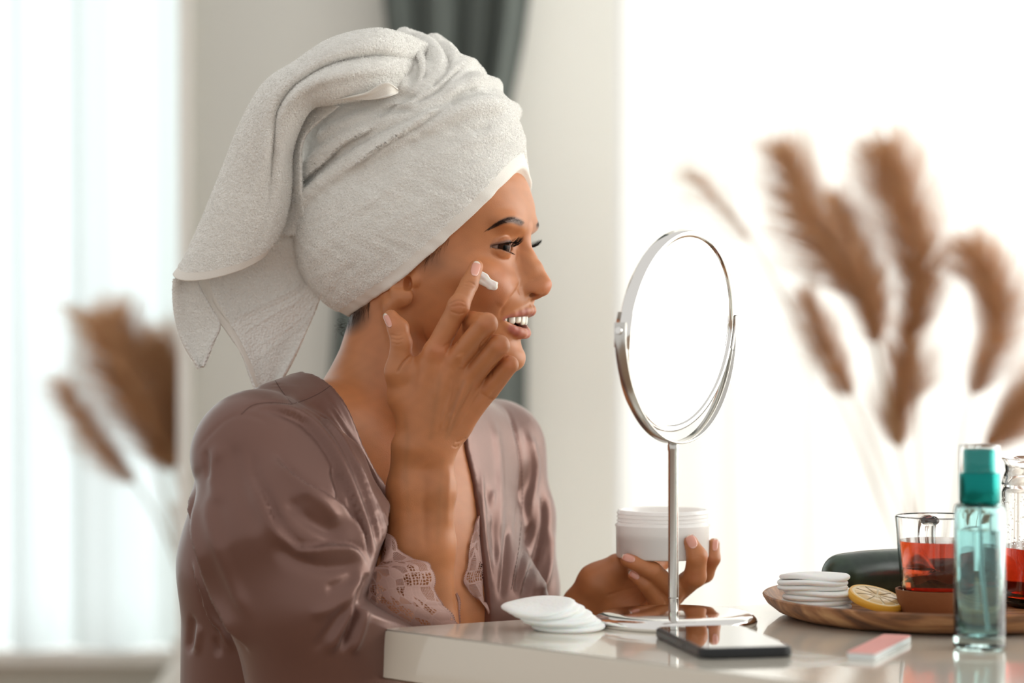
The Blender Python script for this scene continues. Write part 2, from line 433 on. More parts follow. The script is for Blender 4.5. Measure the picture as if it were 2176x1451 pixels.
for q, lb in ((VR, 'tall pale floor vase holding the right pampas bunch'), (VL, 'tall pale floor vase holding the left pampas bunch')):
    h = q[2]+6
    tag(lathe('floor_vase', [(0, 0), (9, 0), (11, h*.2), (12, h*.5), (9, h*.8), (5, h*.93), (5.6, h), (5, h), (4.4, h*.93), (8, h*.78), (11, h*.5), (10, h*.2), (0, 2)], (q[0], q[1], 0), m_vase), lb, 'vase')
# ------------------------------------------------------------------ table and the things on it
TZ = 75.0
m_top = mat('table_lacquer', srgb(226, 220, 206), .12, 0, Coat_Weight=.6, Coat_Roughness=.03)
c0 = P(808, 1335, 205.7); c0[2] = TZ
d1 = np.array([.699, -.715]); d2 = np.array([.876, .482])
cA = c0[:2]; cB = cA+d1*90; cD = cA+d2*155; cC = cB+d2*155
tt = thing('table', 'white glossy tabletop with pointed corner below the lace cuff', 'table', (cA[0]+60, cA[1], 0))
def slab(poly, z0, z1, bev, name, m, parent):
    import bmesh
    bm = bmesh.new(); vs = [bm.verts.new((x*.01, y*.01, z0*.01)) for x, y in poly]; f = bm.faces.new(vs)
    r = bmesh.ops.extrude_face_region(bm, geom=[f]); bmesh.ops.translate(bm, vec=(0, 0, (z1-z0)*.01), verts=[v for v in r['geom'] if isinstance(v, bmesh.types.BMVert)])
    bmesh.ops.recalc_face_normals(bm, faces=bm.faces[:])
    bmesh.ops.bevel(bm, geom=bm.edges[:], offset=bev*.01, segments=3, affect='EDGES')
    me = bpy.data.meshes.new(name); bm.to_mesh(me); bm.free(); me.polygons.foreach_set('use_smooth', [True]*len(me.polygons))
    o = bpy.data.objects.new(name, me); C.objects.link(o); me.materials.append(m); o.parent = parent; o.matrix_parent_inverse = parent_inv(parent)
    o.modifiers.new('w', 'WEIGHTED_NORMAL'); return o
slab([cA, cB, cC, cD], TZ-4.3, TZ, .18, 'tabletop', m_top, tt)
ctr = (cA+cC)/2
for q in (cA+d1*38-d2*6, cB, cC, cD):
    p_ = q+(ctr-q)*.12; rbox('leg', (5, 5, TZ-4.3), (p_[0], p_[1], (TZ-4.3)/2), .3, m_white, tt)
def onT(px, py): # pixel on the table top -> world
    d = (CAMZ-TZ)*F/(py-725.5); return P(px, py, d)

m_chrome = mat('chrome', (.82, .81, .79), .08, 1); m_chrome2 = mat('brushed_chrome', (.62, .61, .58), .2, 1)
m_glassm = mat('mirror_glass', (.93, .94, .94), .01, 1)
# --- round cosmetic mirror
mc = P(1431, 1320, 209); mc[2] = TZ
mir = thing('cosmetic_mirror', 'round two-sided chrome cosmetic mirror on a slim stem before the woman', 'mirror', mc)
lathe('base', [(0, 1.12), (3, 1.1), (5.4, 1.06), (6.2, 1.0), (6.7, .84), (6.98, .58), (7.05, .3), (6.98, .06), (6.9, 0), (0, 0)], (mc[0]+.2, mc[1], mc[2]), m_chrome, mir, 96)
zt = P(1431, 945, 209)[2]
lathe('stem', [(0, TZ+1.05), (.38, TZ+1.07), (.44, TZ+1.3), (.44, TZ+2.2), (.40, TZ+2.25), (.46, TZ+2.32), (.45, zt-.6), (.5, zt-.4), (.5, zt), (.36, zt+.35), (0, zt+.4)], (mc[0], mc[1], 0), m_chrome2, mir, 32)
cc = P(1440, 703, 209)
th = math.radians(55); pit = math.radians(7)
nrm = np.array([math.sin(th)*math.cos(pit), -math.cos(th)*math.cos(pit), -math.sin(pit)])
hx = np.array([math.cos(th), math.sin(th), 0]); vz = np.cross(hx, nrm); vz = vz*np.sign(vz[2])
Rm = 8.75
def disc(prof, nm, m_, par, seg=128):
    prof = np.asarray(prof, float); a = np.linspace(0, 2*np.pi, seg, endpoint=False)
    v = cc+prof[:, None, :1]*(np.cos(a)[None, :, None]*hx+np.sin(a)[None, :, None]*vz)+prof[:, None, 1:]*nrm
    return mesh(nm, v.reshape(-1, 3), grid_faces(len(prof), seg, True), m_, par)
disc([(0, .38), (Rm-.55, .38)], 'mirror_glass', m_glassm, mir)
disc([(Rm-.55, -.38), (0, -.38)], 'mirror_glass', m_glassm, mir)
r1 = [(Rm-.62, .34), (Rm-.55, .5), (Rm-.3, .62), (Rm-.08, .6), (Rm, .5), (Rm, -.5), (Rm-.08, -.6), (Rm-.3, -.62), (Rm-.55, -.5), (Rm-.62, -.34), (Rm-.62, .34)]
disc(r1, 'rim', m_chrome, mir)
# yoke: flat band swung under the disc in a vertical plane
Ry = Rm+.5; a = np.linspace(math.radians(176), math.radians(364), 80)
prof = np.array([(Ry-.08, -.55), (Ry-.1, -.5), (Ry-.1, .5), (Ry-.05, .55), (Ry+.05, .55), (Ry+.1, .5), (Ry+.1, -.5), (Ry+.05, -.55)])
nh = np.array([math.sin(th), -math.cos(th), 0]); Z = np.array([0, 0, 1.])
hz = (cc[2]-zt-.2)/Ry
v = cc+prof[None, :, :1]*(np.cos(a)[:, None, None]*hx+np.sin(a)[:, None, None]*Z*hz)+prof[None, :, 1:]*nh
mesh('yoke', v.reshape(-1, 3), grid_faces(len(a), 8, True), m_chrome2, mir)
for s in (-1, 1):
    p0 = cc+hx*s*(Rm+.02)
    # clip that grips the rim and a screw head
    aa = np.linspace(-.17, .17, 12)+(0 if s > 0 else np.pi)
    pr = np.array([(Rm-.25, -.75), (Rm+.12, -.75), (Rm+.12, .75), (Rm-.25, .75), (Rm-.25, .66), (Rm+.02, .66), (Rm+.02, -.66), (Rm-.25, -.66)])
    v = cc+pr[None, :, :1]*(np.cos(aa)[:, None, None]*hx+np.sin(aa)[:, None, None]*vz)+pr[None, :, 1:]*nrm
    mesh('rim_clip', v.reshape(-1, 3), grid_faces(12, 8, True), m_chrome, mir, False)
    lathe('pivot_screw', [(0, .62), (.28, .6), (.34, .5), (.34, -.15), (0, -.15)], p0+hx*s*.25, m_chrome, mir, 24, hx*s)

# --- phone
m_ph = mat('phone_body', srgb(10, 14, 18), .35); m_scr = mat('phone_screen', (.004, .004, .005), .03, 0, Coat_Weight=1.)
pl = onT(1398, 1358); pf = onT(1490, 1402); 
ph = thing('phone', 'black smartphone lying face up before the mirror', 'phone', (pf[0]+4, pf[1]+4, TZ))
ux = (pl-pf)[:2]; Lp = 14.6; ux = ux/np.linalg.norm(ux); uy = np.array([-ux[1], ux[0]]); uy = uy*np.sign(uy[0])
def rslab(c, ex, ey, lx, ly, z0, z1, rad, edge, nm, m_, par, seg=10):
    """rounded-corner plate"""
    out = []
    for sx, sy, a0 in ((1, 1, 0), (-1, 1, 90), (-1, -1, 180), (1, -1, 270)):
        for k in range(seg+1):
            t_ = math.radians(a0+90*k/seg); out.append((sx*(lx/2-rad)+rad*math.cos(t_), sy*(ly/2-rad)+rad*math.sin(t_)))
    o = np.array(out); n = len(o); R = []
    prof = [(edge*3, z0)]+[(edge*(1-math.sin(t_)), z0+edge*(1-math.cos(t_))) for t_ in np.linspace(0, math.pi/2, 4)]+[(edge*(1-math.cos(t_)), z1-edge*(1-math.sin(t_))) for t_ in np.linspace(0, math.pi/2, 4)]+[(edge*3, z1)]
    for ins, z in prof:
        s = np.array([(lx/2-ins)/(lx/2), (ly/2-ins)/(ly/2)]); q = o*s
        R.append(np.column_stack([c[0]+q[:, 0]*ex[0]+q[:, 1]*ey[0], c[1]+q[:, 0]*ex[1]+q[:, 1]*ey[1], np.full(n, z)]))
    V = np.vstack(R); f = grid_faces(len(R), n, True).tolist()
    f.append(list(range(n))[::-1]); f.append([(len(R)-1)*n+i for i in range(n)])
    if np.cross(list(ex)+[0], list(ey)+[0])[2] < 0: f = [x[::-1] for x in f]
    ob = mesh(nm, V, f, m_, par); ob.modifiers.new('w', 'WEIGHTED_NORMAL'); return ob
pc = pf[:2]+ux*Lp/2+uy*3.75
rslab(pc, ux, uy, Lp, 7.5, TZ, TZ+.85, 1.0, .22, 'body', m_ph, ph)
rslab(pc, ux, uy, Lp-.5, 7.0, TZ+.84, TZ+.88, .8, .01, 'screen', m_scr, ph)
bpos = pc-ux*1.5-uy*3.76
rslab(bpos, ux, uy, 1.6, .12, TZ+.35, TZ+.6, .05, .03, 'side_button', m_ph, ph, 3)

# --- cotton pads
m_cot = mat('cotton', srgb(252, 251, 248), .95, 0, Subsurface_Weight=.3, Subsurface_Scale=.01)
add_noise_bump(m_cot, 260, .5, .0012, 6)
def pad(c, r, th_, tilt=(0, 0), seed=0, wav=.12, nm='cotton_pad'):
    g = np.random.default_rng(seed); ph_ = g.uniform(0, 6.28, 4); seg = 48
    pr = [(0, th_), (r*.5, th_), (r*.85, th_*.98), (r*.95, th_*.9), (r*.99, th_*.7), (r, th_*.5), (r*.99, th_*.3), (r*.95, th_*.1), (r*.85, 0), (r*.5, 0), (0, 0)]
    a = np.linspace(0, 2*np.pi, seg, endpoint=False); V = []
    for rr, z in pr:
        q = rr*(1+.015*np.sin(3*a+ph_[0])+.01*np.sin(5*a+ph_[1])); w_ = wav*(rr/r)**2*(np.sin(2*a+ph_[2])+.5*np.sin(3*a+ph_[3]))
        V.append(np.stack([q*np.cos(a), q*np.sin(a), z+w_+q*np.cos(a)*tilt[0]+q*np.sin(a)*tilt[1]], 1))
    return mesh(nm, np.vstack(V)+np.asarray(c, float), grid_faces(len(pr), seg, True), m_cot)
base = onT(1190, 1337)
NP = 7
for i in range(NP):
    t = i/(NP-1)
    c = (base[0]+.75-2.6*t**1.1, base[1]+.3*math.sin(i*2), TZ+.04+.27*i+.1*(i > 0))
    o = pad(c, 3.15, .46, (.05*t, .11*t+.02), 100+i, .05+.06*t)
    lb = {0: 'bottom cotton pad of the slumped pile on the table', NP-1: 'top cotton pad of the slumped pile on the table, facing up'}.get(i, '%s cotton pad from the bottom of the slumped pile on the table' % ['', 'second', 'third', 'fourth', 'fifth', 'sixth'][min(i, 5)])
    tag(o, lb, 'cotton pad', 'cotton pads in the slumped pile on the table')

# --- wooden tray
TC = np.array([38.6, 214.5]); TR = 16.3
m_wood = mat('acacia_wood', srgb(150, 100, 62), .42)
def wood(m, c1, c2, c3, sc=(3, 22, 22)):
    n, l, b = nodes(m); tc = n.new('ShaderNodeTexCoord'); mp = n.new('ShaderNodeMapping'); mp.inputs['Scale'].default_value = sc; mp.inputs['Rotation'].default_value = (0, 0, .35)
    t = n.new('ShaderNodeTexNoise'); t.inputs['Scale'].default_value = 2.2; t.inputs['Detail'].default_value = 8; t.inputs['Distortion'].default_value = 1.2
    r = n.new('ShaderNodeValToRGB'); r.color_ramp.elements[0].color = (*c1, 1); r.color_ramp.elements[0].position = .3; r.color_ramp.elements[1].color = (*c3, 1); r.color_ramp.elements[1].position = .72
    e = r.color_ramp.elements.new(.5); e.color = (*c2, 1)
    l.new(tc.outputs['Object'], mp.inputs[0]); l.new(mp.outputs[0], t.inputs['Vector']); l.new(t.outputs['Fac'], r.inputs[0]); l.new(r.outputs[0], b.inputs['Base Color'])
    bp = n.new('ShaderNodeBump'); bp.inputs['Strength'].default_value = .15; bp.inputs['Distance'].default_value = .002; l.new(t.outputs['Fac'], bp.inputs['Height']); l.new(bp.outputs[0], b.inputs['Normal'])
wood(m_wood, srgb(92, 58, 34), srgb(158, 106, 66), srgb(206, 160, 112))
tray = lathe('wooden_tray', [(0, 0), (TR-3.4, 0), (TR-2.4, .1), (TR-1.3, .5), (TR-.4, 1.2), (TR-.05, 1.75), (TR, 1.9), (TR-.12, 2.02), (TR-.35, 1.98), (TR-.7, 1.45), (TR-1.3, .98), (TR-2.0, .82), (TR-3, .8), (0, .8)], (TC[0], TC[1], TZ), m_wood, None, 128)
tray.data.vertices  # one turned piece
tag(tray, 'round acacia wood tray holding tea, cucumber and cotton pads', 'tray')
TT = TZ+.8
# cotton stack on the tray
cs = P(1735, 1280, 213.2); 
for i in range(7):
    r_ = np.random.default_rng(i)
    c = (cs[0]+r_.normal()*.12-(.25 if i > 3 else 0), cs[1]+r_.normal()*.1, TT+.04+i*.43)
    o = pad(c, 3.12, .5, (-.008*i/4, -.004*i), 200+i, .015+.016*i)
    lb = {0: 'lowest cotton pad of the neat stack on the tray', 6: 'topmost cotton pad of the neat stack on the tray'}.get(i, '%s cotton pad from the bottom of the neat stack on the tray' % ['', 'second', 'third', 'fourth', 'fifth', 'sixth'][min(i, 5)])
    tag(o, lb, 'cotton pad', 'cotton pads stacked on the tray')
# cucumber
m_cuc = mat('cucumber_skin', srgb(36, 58, 44), .32, 0, Coat_Weight=.25, Coat_Roughness=.2)
_t, _b, _s = add_noise_bump(m_cuc, 28, .35, .003, 5)
n_, l_, b_ = nodes(m_cuc); r_ = n_.new('ShaderNodeValToRGB'); r_.color_ramp.elements[0].color = (*srgb(24, 44, 34), 1); r_.color_ramp.elements[1].color = (*srgb(62, 84, 62), 1); r_.color_ramp.elements[0].position = .42; r_.color_ramp.elements[1].position = .8
l_.new(_t.outputs['Fac'], r_.inputs[0]); l_.new(r_.outputs[0], b_.inputs['Base Color'])
cp = cr([P(1752, 1222, 219), P(1800, 1213, 220), P(1880, 1205, 222), P(1960, 1206, 224), P(2050, 1216, 225), P(2100, 1222, 225.5)], 8)
k = len(cp); u = np.linspace(0, 1, k)
rad = 2.1*np.sqrt(np.clip(1-(1-np.clip(u/.17, 0, 1))**2, 0, 1))*np.sqrt(np.clip(1-np.clip((u-.88)/.12, 0, 1)**2, 0, 1))*(.94+.06*np.clip(u*3, 0, 1))
cp[:, 2] = TT+2.08+.35*np.sin(np.clip(u*1.3, 0, 1)*np.pi)
v, f = tube_mesh(cp, np.maximum(rad, .01), 40)
cuc = mesh('cucumber', v, f, m_cuc); tag(cuc, 'whole dark green cucumber lying behind the glass mug', 'cucumber')
# lemon slices
m_peel = mat('lemon_peel', srgb(232, 176, 60), .4); add_noise_bump(m_peel, 220, .4, .001)
m_pith = mat('lemon_pith', srgb(242, 226, 188), .6); m_pulp = mat('lemon_pulp', srgb(226, 192, 132), .3, 0, Coat_Weight=.3)
def lemon(c, R, th_, nrm_, label, wedge=False):
    t = thing('lemon_slice', label, 'lemon slice', c)
    lathe('peel', [(R-.28, -th_/2), (R-.08, -th_/2), (R, -th_*.2), (R, th_*.2), (R-.08, th_/2), (R-.28, th_/2)], c, m_peel, t, 64, nrm_)
    lathe('pith', [(0, -th_/2+.01), (R-.2, -th_/2), (R-.2, th_/2), (0, th_/2-.01)], c, m_pith, t, 64, nrm_)
    z = np.array(nrm_, float); z /= np.linalg.norm(z); x = np.cross([0, 0, 1.], z); x /= np.linalg.norm(x); y = np.cross(z, x)
    for i in range(9):
        a0 = 2*np.pi*i/9+.06; a1 = 2*np.pi*(i+1)/9-.06; n = 8
        aa = np.linspace(a0, a1, n); am = (a0+a1)/2
        ring = []
        for rr, h in ((R*.12, 0), (R*.14, .05), (R*.45, .07), (R*.76, .06), (R*.8, .0)):
            da = (aa-am)*(1 if rr > R*.3 else .4); ring.append(np.asarray(c)+rr*(np.cos(am+da)[:, None]*x+np.sin(am+da)[:, None]*y)+(th_/2+h)*z)
        mesh('segment', np.vstack(ring), grid_faces(5, n), m_pulp, t)
ls = P(1862, 1265, 211)
lemon((ls[0], ls[1], TT+1.15), 2.5, .62, (.22, -.26, 1.0), 'juicy lemon slice leaning on the tray beside the cotton stack')
lemon((ls[0]+2.6, ls[1]+1.6, TT+.36), 2.4, .6, (.02, -.05, 1.), 'flat lemon slice half under the coaster edge')
# --- glassware
def glass(name, col=(1, 1, 1), rough=0., ior=1.46, dens=0):
    m = mat(name, col, rough, 0, Transmission_Weight=1., IOR=ior)
    return m
m_gl = glass('clear_glass'); m_tea = glass('tea', srgb(205, 70, 14), 0, 1.34)
n_, l_, b_ = nodes(m_tea)
va = n_.new('ShaderNodeVolumeAbsorption'); va.inputs['Color'].default_value = (.84, .42, .14, 1); va.inputs['Density'].default_value = 95; l_.new(va.outputs[0], n_['Material Output'].inputs['Volume'])
b_.inputs['Base Color'].default_value = (1, .93, .85, 1)
m_cork = mat('cork', srgb(136, 82, 44), .75); add_noise_bump(m_cork, 180, .5, .001)
gm = np.array([P(1994, 1290, 210.2)[0], 210.2]); GZ = TT+2.1
tag(lathe('cork_coaster', [(0, 0), (3.1, 0), (3.35, .3), (3.7, 1.9), (3.72, 2.1), (3.5, 2.12), (3.35, 1.2), (0, 1.15)], (gm[0], gm[1], TT), m_cork, None, 64), 'brown cork coaster under the glass mug of tea', 'coaster')
mug = thing('glass_mug', 'clear glass mug of red-brown tea on the cork coaster', 'mug', (gm[0], gm[1], TT+1.2))
z0 = TT+1.22; zr = P(1990, 1095, 210.2)[2]; zl = P(1990, 1148, 210.2)[2]; H = zr-z0
def rm(z): return 3.15+.62*((z-z0)/H)
lathe('glass_body', [(0, z0), (rm(z0)-.3, z0), (rm(z0), z0+.3), (rm(z0+3), z0+3), (rm(zr-.1), zr-.1), (rm(zr)-.1, zr), (rm(zr)-.22, zr-.1), (rm(z0+3)-.24, z0+3), (rm(z0)-.3, z0+.9), (rm(z0)-.8, z0+.6), (0, z0+.55)], (gm[0], gm[1], 0), m_gl, mug, 96)
lathe('tea', [(0, z0+.57), (rm(z0)-.82, z0+.62), (rm(z0)-.31, z0+.92), (rm(z0+3)-.25, z0+3), (rm(zl)-.245, zl), (0, zl-.02)], (gm[0], gm[1], 0), m_tea, mug, 96)
hp_ = cr([(gm[0]-.1, gm[1]+rm(zr-1)-.12, zr-.75), (gm[0]-.1, gm[1]+rm(zr)+1.3, zr-.9), (gm[0]-.1, gm[1]+rm(zr)+2.1, zr-2.4), (gm[0]-.1, gm[1]+rm(z0+3)+1.3, z0+2.4), (gm[0]-.1, gm[1]+rm(z0+2)-.12, z0+2.2)], 10)
v, f = tube_mesh(hp_, np.where((np.arange(len(hp_)) == 0) | (np.arange(len(hp_)) == len(hp_)-1), .02, .48), 16); v[:, 0] = gm[0]-.1+(v[:, 0]-gm[0]+.1)*1.8; mesh('handle', v, f, m_gl, mug)
m_leaf = mat('wet_tea_bag', srgb(92, 44, 20), .7)
q = Bag()
nn_ = 14; uu, vv = np.meshgrid(np.linspace(-1, 1, nn_), np.linspace(-1, 1, nn_), indexing='ij')
x = gm[0]+uu*1.9; y = gm[1]+vv*1.3; zz = z0+1.6+.9*np.exp(-((uu+.1)**2+vv**2)*2)+.2*np.sin(uu*5+vv*3)
q.add(np.stack([x, y, zz], -1).reshape(-1, 3), grid_faces(nn_, nn_)); q.add(np.stack([x, y, zz-.5*np.clip(1.2-uu**2-vv**2, 0, 1)], -1).reshape(-1, 3), grid_faces(nn_, nn_)[:, ::-1])
q.build('tea_bag', m_leaf, mug)
# glass jug at the right edge
gj = np.array([P(2252, 1290, 216)[0], 216.])
jug = thing('glass_jug', 'tall glass jug of red tea cut by the right edge', 'jug', (gj[0], gj[1], TT))
za = TT; zj = P(2200, 974, 216)[2]; zk = P(2200, 1162, 216)[2]; RJ = (2252-2130)/F*216
Zf = lambda py: P(2200, py, 216)[2]
jp = [(0, za), (RJ-.5, za), (RJ, za+.5), (RJ, Zf(1045)), (RJ-.15, Zf(1036)), (RJ+.02, Zf(1028)), (RJ-.1, Zf(1015)), (RJ-.35, Zf(1000)), (RJ-.25, Zf(985)), (RJ+.03, zj), (RJ-.12, zj+.05), (RJ-.5, Zf(990)), (RJ-.55, Zf(1005)), (RJ-.32, Zf(1035)), (RJ-.28, za+.9), (RJ-.8, za+.5), (0, za+.45)]
lathe('glass_body', jp, (gj[0], gj[1], 0), m_gl, jug, 96)
lathe('tea', [(0, za+.47), (RJ-.82, za+.52), (RJ-.29, za+.93), (RJ-.29, zk), (0, zk-.02)], (gj[0], gj[1], 0), m_tea, jug, 96)
m_drop = glass('condensation', (1, 1, 1), .1, 1.33)
dr = Bag(); g = np.random.default_rng(5)
for i in range(240):
    a = g.uniform(math.pi*.95, math.pi*1.75); z = g.uniform(zk+.2, Zf(1050)); r_ = g.uniform(.05, .13)
    uu = np.linspace(0, 2*np.pi, 7)[:-1]; c = np.array([gj[0]+(RJ-.02)*math.cos(a), gj[1]+(RJ-.02)*math.sin(a), z])
    n3 = np.array([math.cos(a), math.sin(a), 0]); t3 = np.array([-math.sin(a), math.cos(a), 0])
    V = [c+n3*h+rr*(np.cos(uu)[:, None]*t3+np.sin(uu)[:, None]*np.array([0, 0, 1.3])) for rr, h in ((r_, 0), (r_*.8, r_*.4), (r_*.1, r_*.6))]
    dr.add(np.vstack(V), grid_faces(3, 6, True))
o = dr.build('water_drops', m_drop, jug); o['kind'] = 'stuff'
# --- spray bottle
sb = onT(2082, 1378); sd = sb[1]; SR = 55/F*sd
spray = thing('spray_bottle', 'slim clear spray bottle with teal pump at the right front', 'bottle', (sb[0], sb[1], TZ))
m_aq = glass('aqua_glass', srgb(214, 242, 242), .0, 1.48)
m_teal = mat('teal_metallic', srgb(0, 128, 122), .22, .75); m_liq = mat('aqua_liquid', srgb(226, 244, 244), .05, 0, Transmission_Weight=1., IOR=1.33)
Zs = lambda py: P(2082, py, sd)[2]
lathe('glass_body', [(0, TZ+.02), (SR-.25, TZ), (SR, TZ+.25), (SR, Zs(1085)), (SR-.12, Zs(1072)), (SR-.5, Zs(1066)), (1.1, Zs(1064)), (1.1, Zs(1050)), (.9, Zs(1050)), (.9, Zs(1070)), (SR-.5, Zs(1076)), (SR-.26, Zs(1090)), (SR-.24, TZ+1.3), (SR-.5, TZ+.95), (0, TZ+.85)], (sb[0], sb[1], 0), m_aq, spray, 64)
lathe('lotion', [(0, TZ+.87), (SR-.52, TZ+.97), (SR-.26, TZ+1.32), (SR-.26, Zs(1125)), (0, Zs(1124))], (sb[0], sb[1], 0), m_liq, spray, 64)
v, f = tube_mesh(np.array([[sb[0], sb[1], Zs(1060)], [sb[0]+.1, sb[1], Zs(1200)], [sb[0]+.5, sb[1], TZ+1.4]]), .13, 10); mesh('dip_tube', v, f, mat('tube_plastic', (.8, .9, .9), .2, 0, Transmission_Weight=.7), spray)
cw = 44/F*sd
lathe('collar', [(0, Zs(1066)), (cw-.05, Zs(1066)), (cw, Zs(1063)), (cw, Zs(1008)), (cw-.06, Zs(1004)), (cw-.25, Zs(1003)), (0, Zs(1003))], (sb[0], sb[1], 0), m_teal, spray, 64)
nz_ = 35/F*sd
lathe('pump_head', [(0, Zs(1004)), (nz_+.1, Zs(1004)), (nz_, Zs(998)), (nz_, Zs(958)), (nz_-.1, Zs(954)), (nz_-.45, Zs(953)), (nz_-.7, Zs(957)), (0, Zs(958))], (sb[0], sb[1], 0), m_teal, spray, 48)
lathe('clear_cap', [(cw-.02, Zs(1003)), (cw, Zs(1002)), (cw-.02, Zs(948)), (cw-.12, Zs(944)), (0, Zs(943)), (0, Zs(945)), (cw-.2, Zs(947)), (cw-.12, Zs(952)), (cw-.1, Zs(1003))], (sb[0], sb[1], 0), glass('cap_plastic', (1, 1, 1), .02, 1.3), spray, 64, closed=True)
# --- nail file
fa = onT(1805, 1401); fb = onT(1884, 1362)
m_file = mat('pink_abrasive', srgb(228, 160, 152), .7); add_noise_bump(m_file, 900, .3, .0004)
m_fw = mat('foam_white', srgb(225, 230, 230), .6)
nf = thing('nail_file', 'pink nail buffer block with white foam edge on the table', 'nail file', ((fa[0]+fb[0])/2, (fa[1]+fb[1])/2, TZ))
dv = (fb-fa)[:2]; Lf = np.linalg.norm(dv); ex = dv/Lf; ey = np.array([ex[1], -ex[0]])
fc = (fa[:2]+fb[:2])/2+ey*.9
rslab(fc, ex, ey, Lf, 2.3, TZ, TZ+.5, .3, .05, 'foam_core', m_fw, nf, 6)
rslab(fc, ex, ey, Lf-.02, 2.28, TZ+.5, TZ+.58, .3, .02, 'pink_face', m_file, nf, 6)
# ------------------------------------------------------------------ the woman: head, neck, chest, arms and hands grown from one distance field
PHI = math.radians(17)
HO = np.array([-7.48, 224., 108.05]); HF = np.array([math.cos(PHI), -math.sin(PHI), 0]); HL = np.array([-math.sin(PHI), -math.cos(PHI), 0]); HZ = np.array([0, 0, 1.])
HM = np.stack([HF, HL, HZ], 1).astype(f32)       # world = HO + HM @ local ; local = (p-HO) @ HM
def H(x, l, z): return HO+HF*x+HL*l+HZ*z
def hp(px, py, L=0):
    r = np.array([(px-1088)/F, 1, -(py-725.5)/F]); c = np.array([0, 0, CAMZ])
    t = (L-np.dot(c-HO, HL))/np.dot(r, HL); q = c+r*t-HO
    return np.array([q@HF, q@HL, q@HZ])
ZT = np.array([-12.5, -11.6, -11, -10, -9, -8, -6.5, -5, -3.5, -2, -.6, .5, 1.6, 2.8, 4, 6, 8, 10, 12, 13.2])
XF = np.array([5.6, 7.3, 8.1, 8.45, 8.3, 8.55, 9.2, 9.78, 9.5, 8.95, 8.75, 8.95, 9.5, 9.75, 9.65, 8.95, 7.6, 5.6, 2.0, -1])
WW = np.array([1.8, 2.8, 3.3, 4.2, 5.0, 5.5, 6.05, 6.45, 6.75, 6.85, 6.8, 6.75, 6.8, 6.95, 7.1, 7.25, 7.0, 6.1, 4.0, 1.5])
XB = np.array([0, 0, -.4, -.8, -1.2, -1.6, -2.4, -4.5, -6.5, -8, -8.8, -9.2, -9.5, -9.8, -9.9, -9.7, -8.7, -7, -4.5, -2.5])
_zd = np.linspace(-14, 15, 581); _k = np.exp(-(np.linspace(-1.5, 1.5, 61)/.5)**2); _k /= _k.sum()
def _sm(v, zt=None):
    y = np.interp(_zd, ZT if zt is None else zt, v); return np.convolve(np.pad(y, 30, mode='edge'), _k, mode='valid')
XFD, WWD, XBD = _sm(XF), _sm(WW), _sm(XB); PWD = _sm([2.1, 2.0, 2.25], [-8, -6, -3.5])
EYE = (7.42, 3.12, -.13); ER = 1.22
mouth = [(-2.75, .08), (-2.3, .24), (-1.5, .44), (-.7, .54), (0, .57), (.7, .54), (1.5, .44), (2.3, .24), (2.75, .08)]
def arc(l, xm, zm, zc, k=.185): return (xm-k*l*l, l, zm+(zc-zm)*(abs(l)/2.95)**2.2)
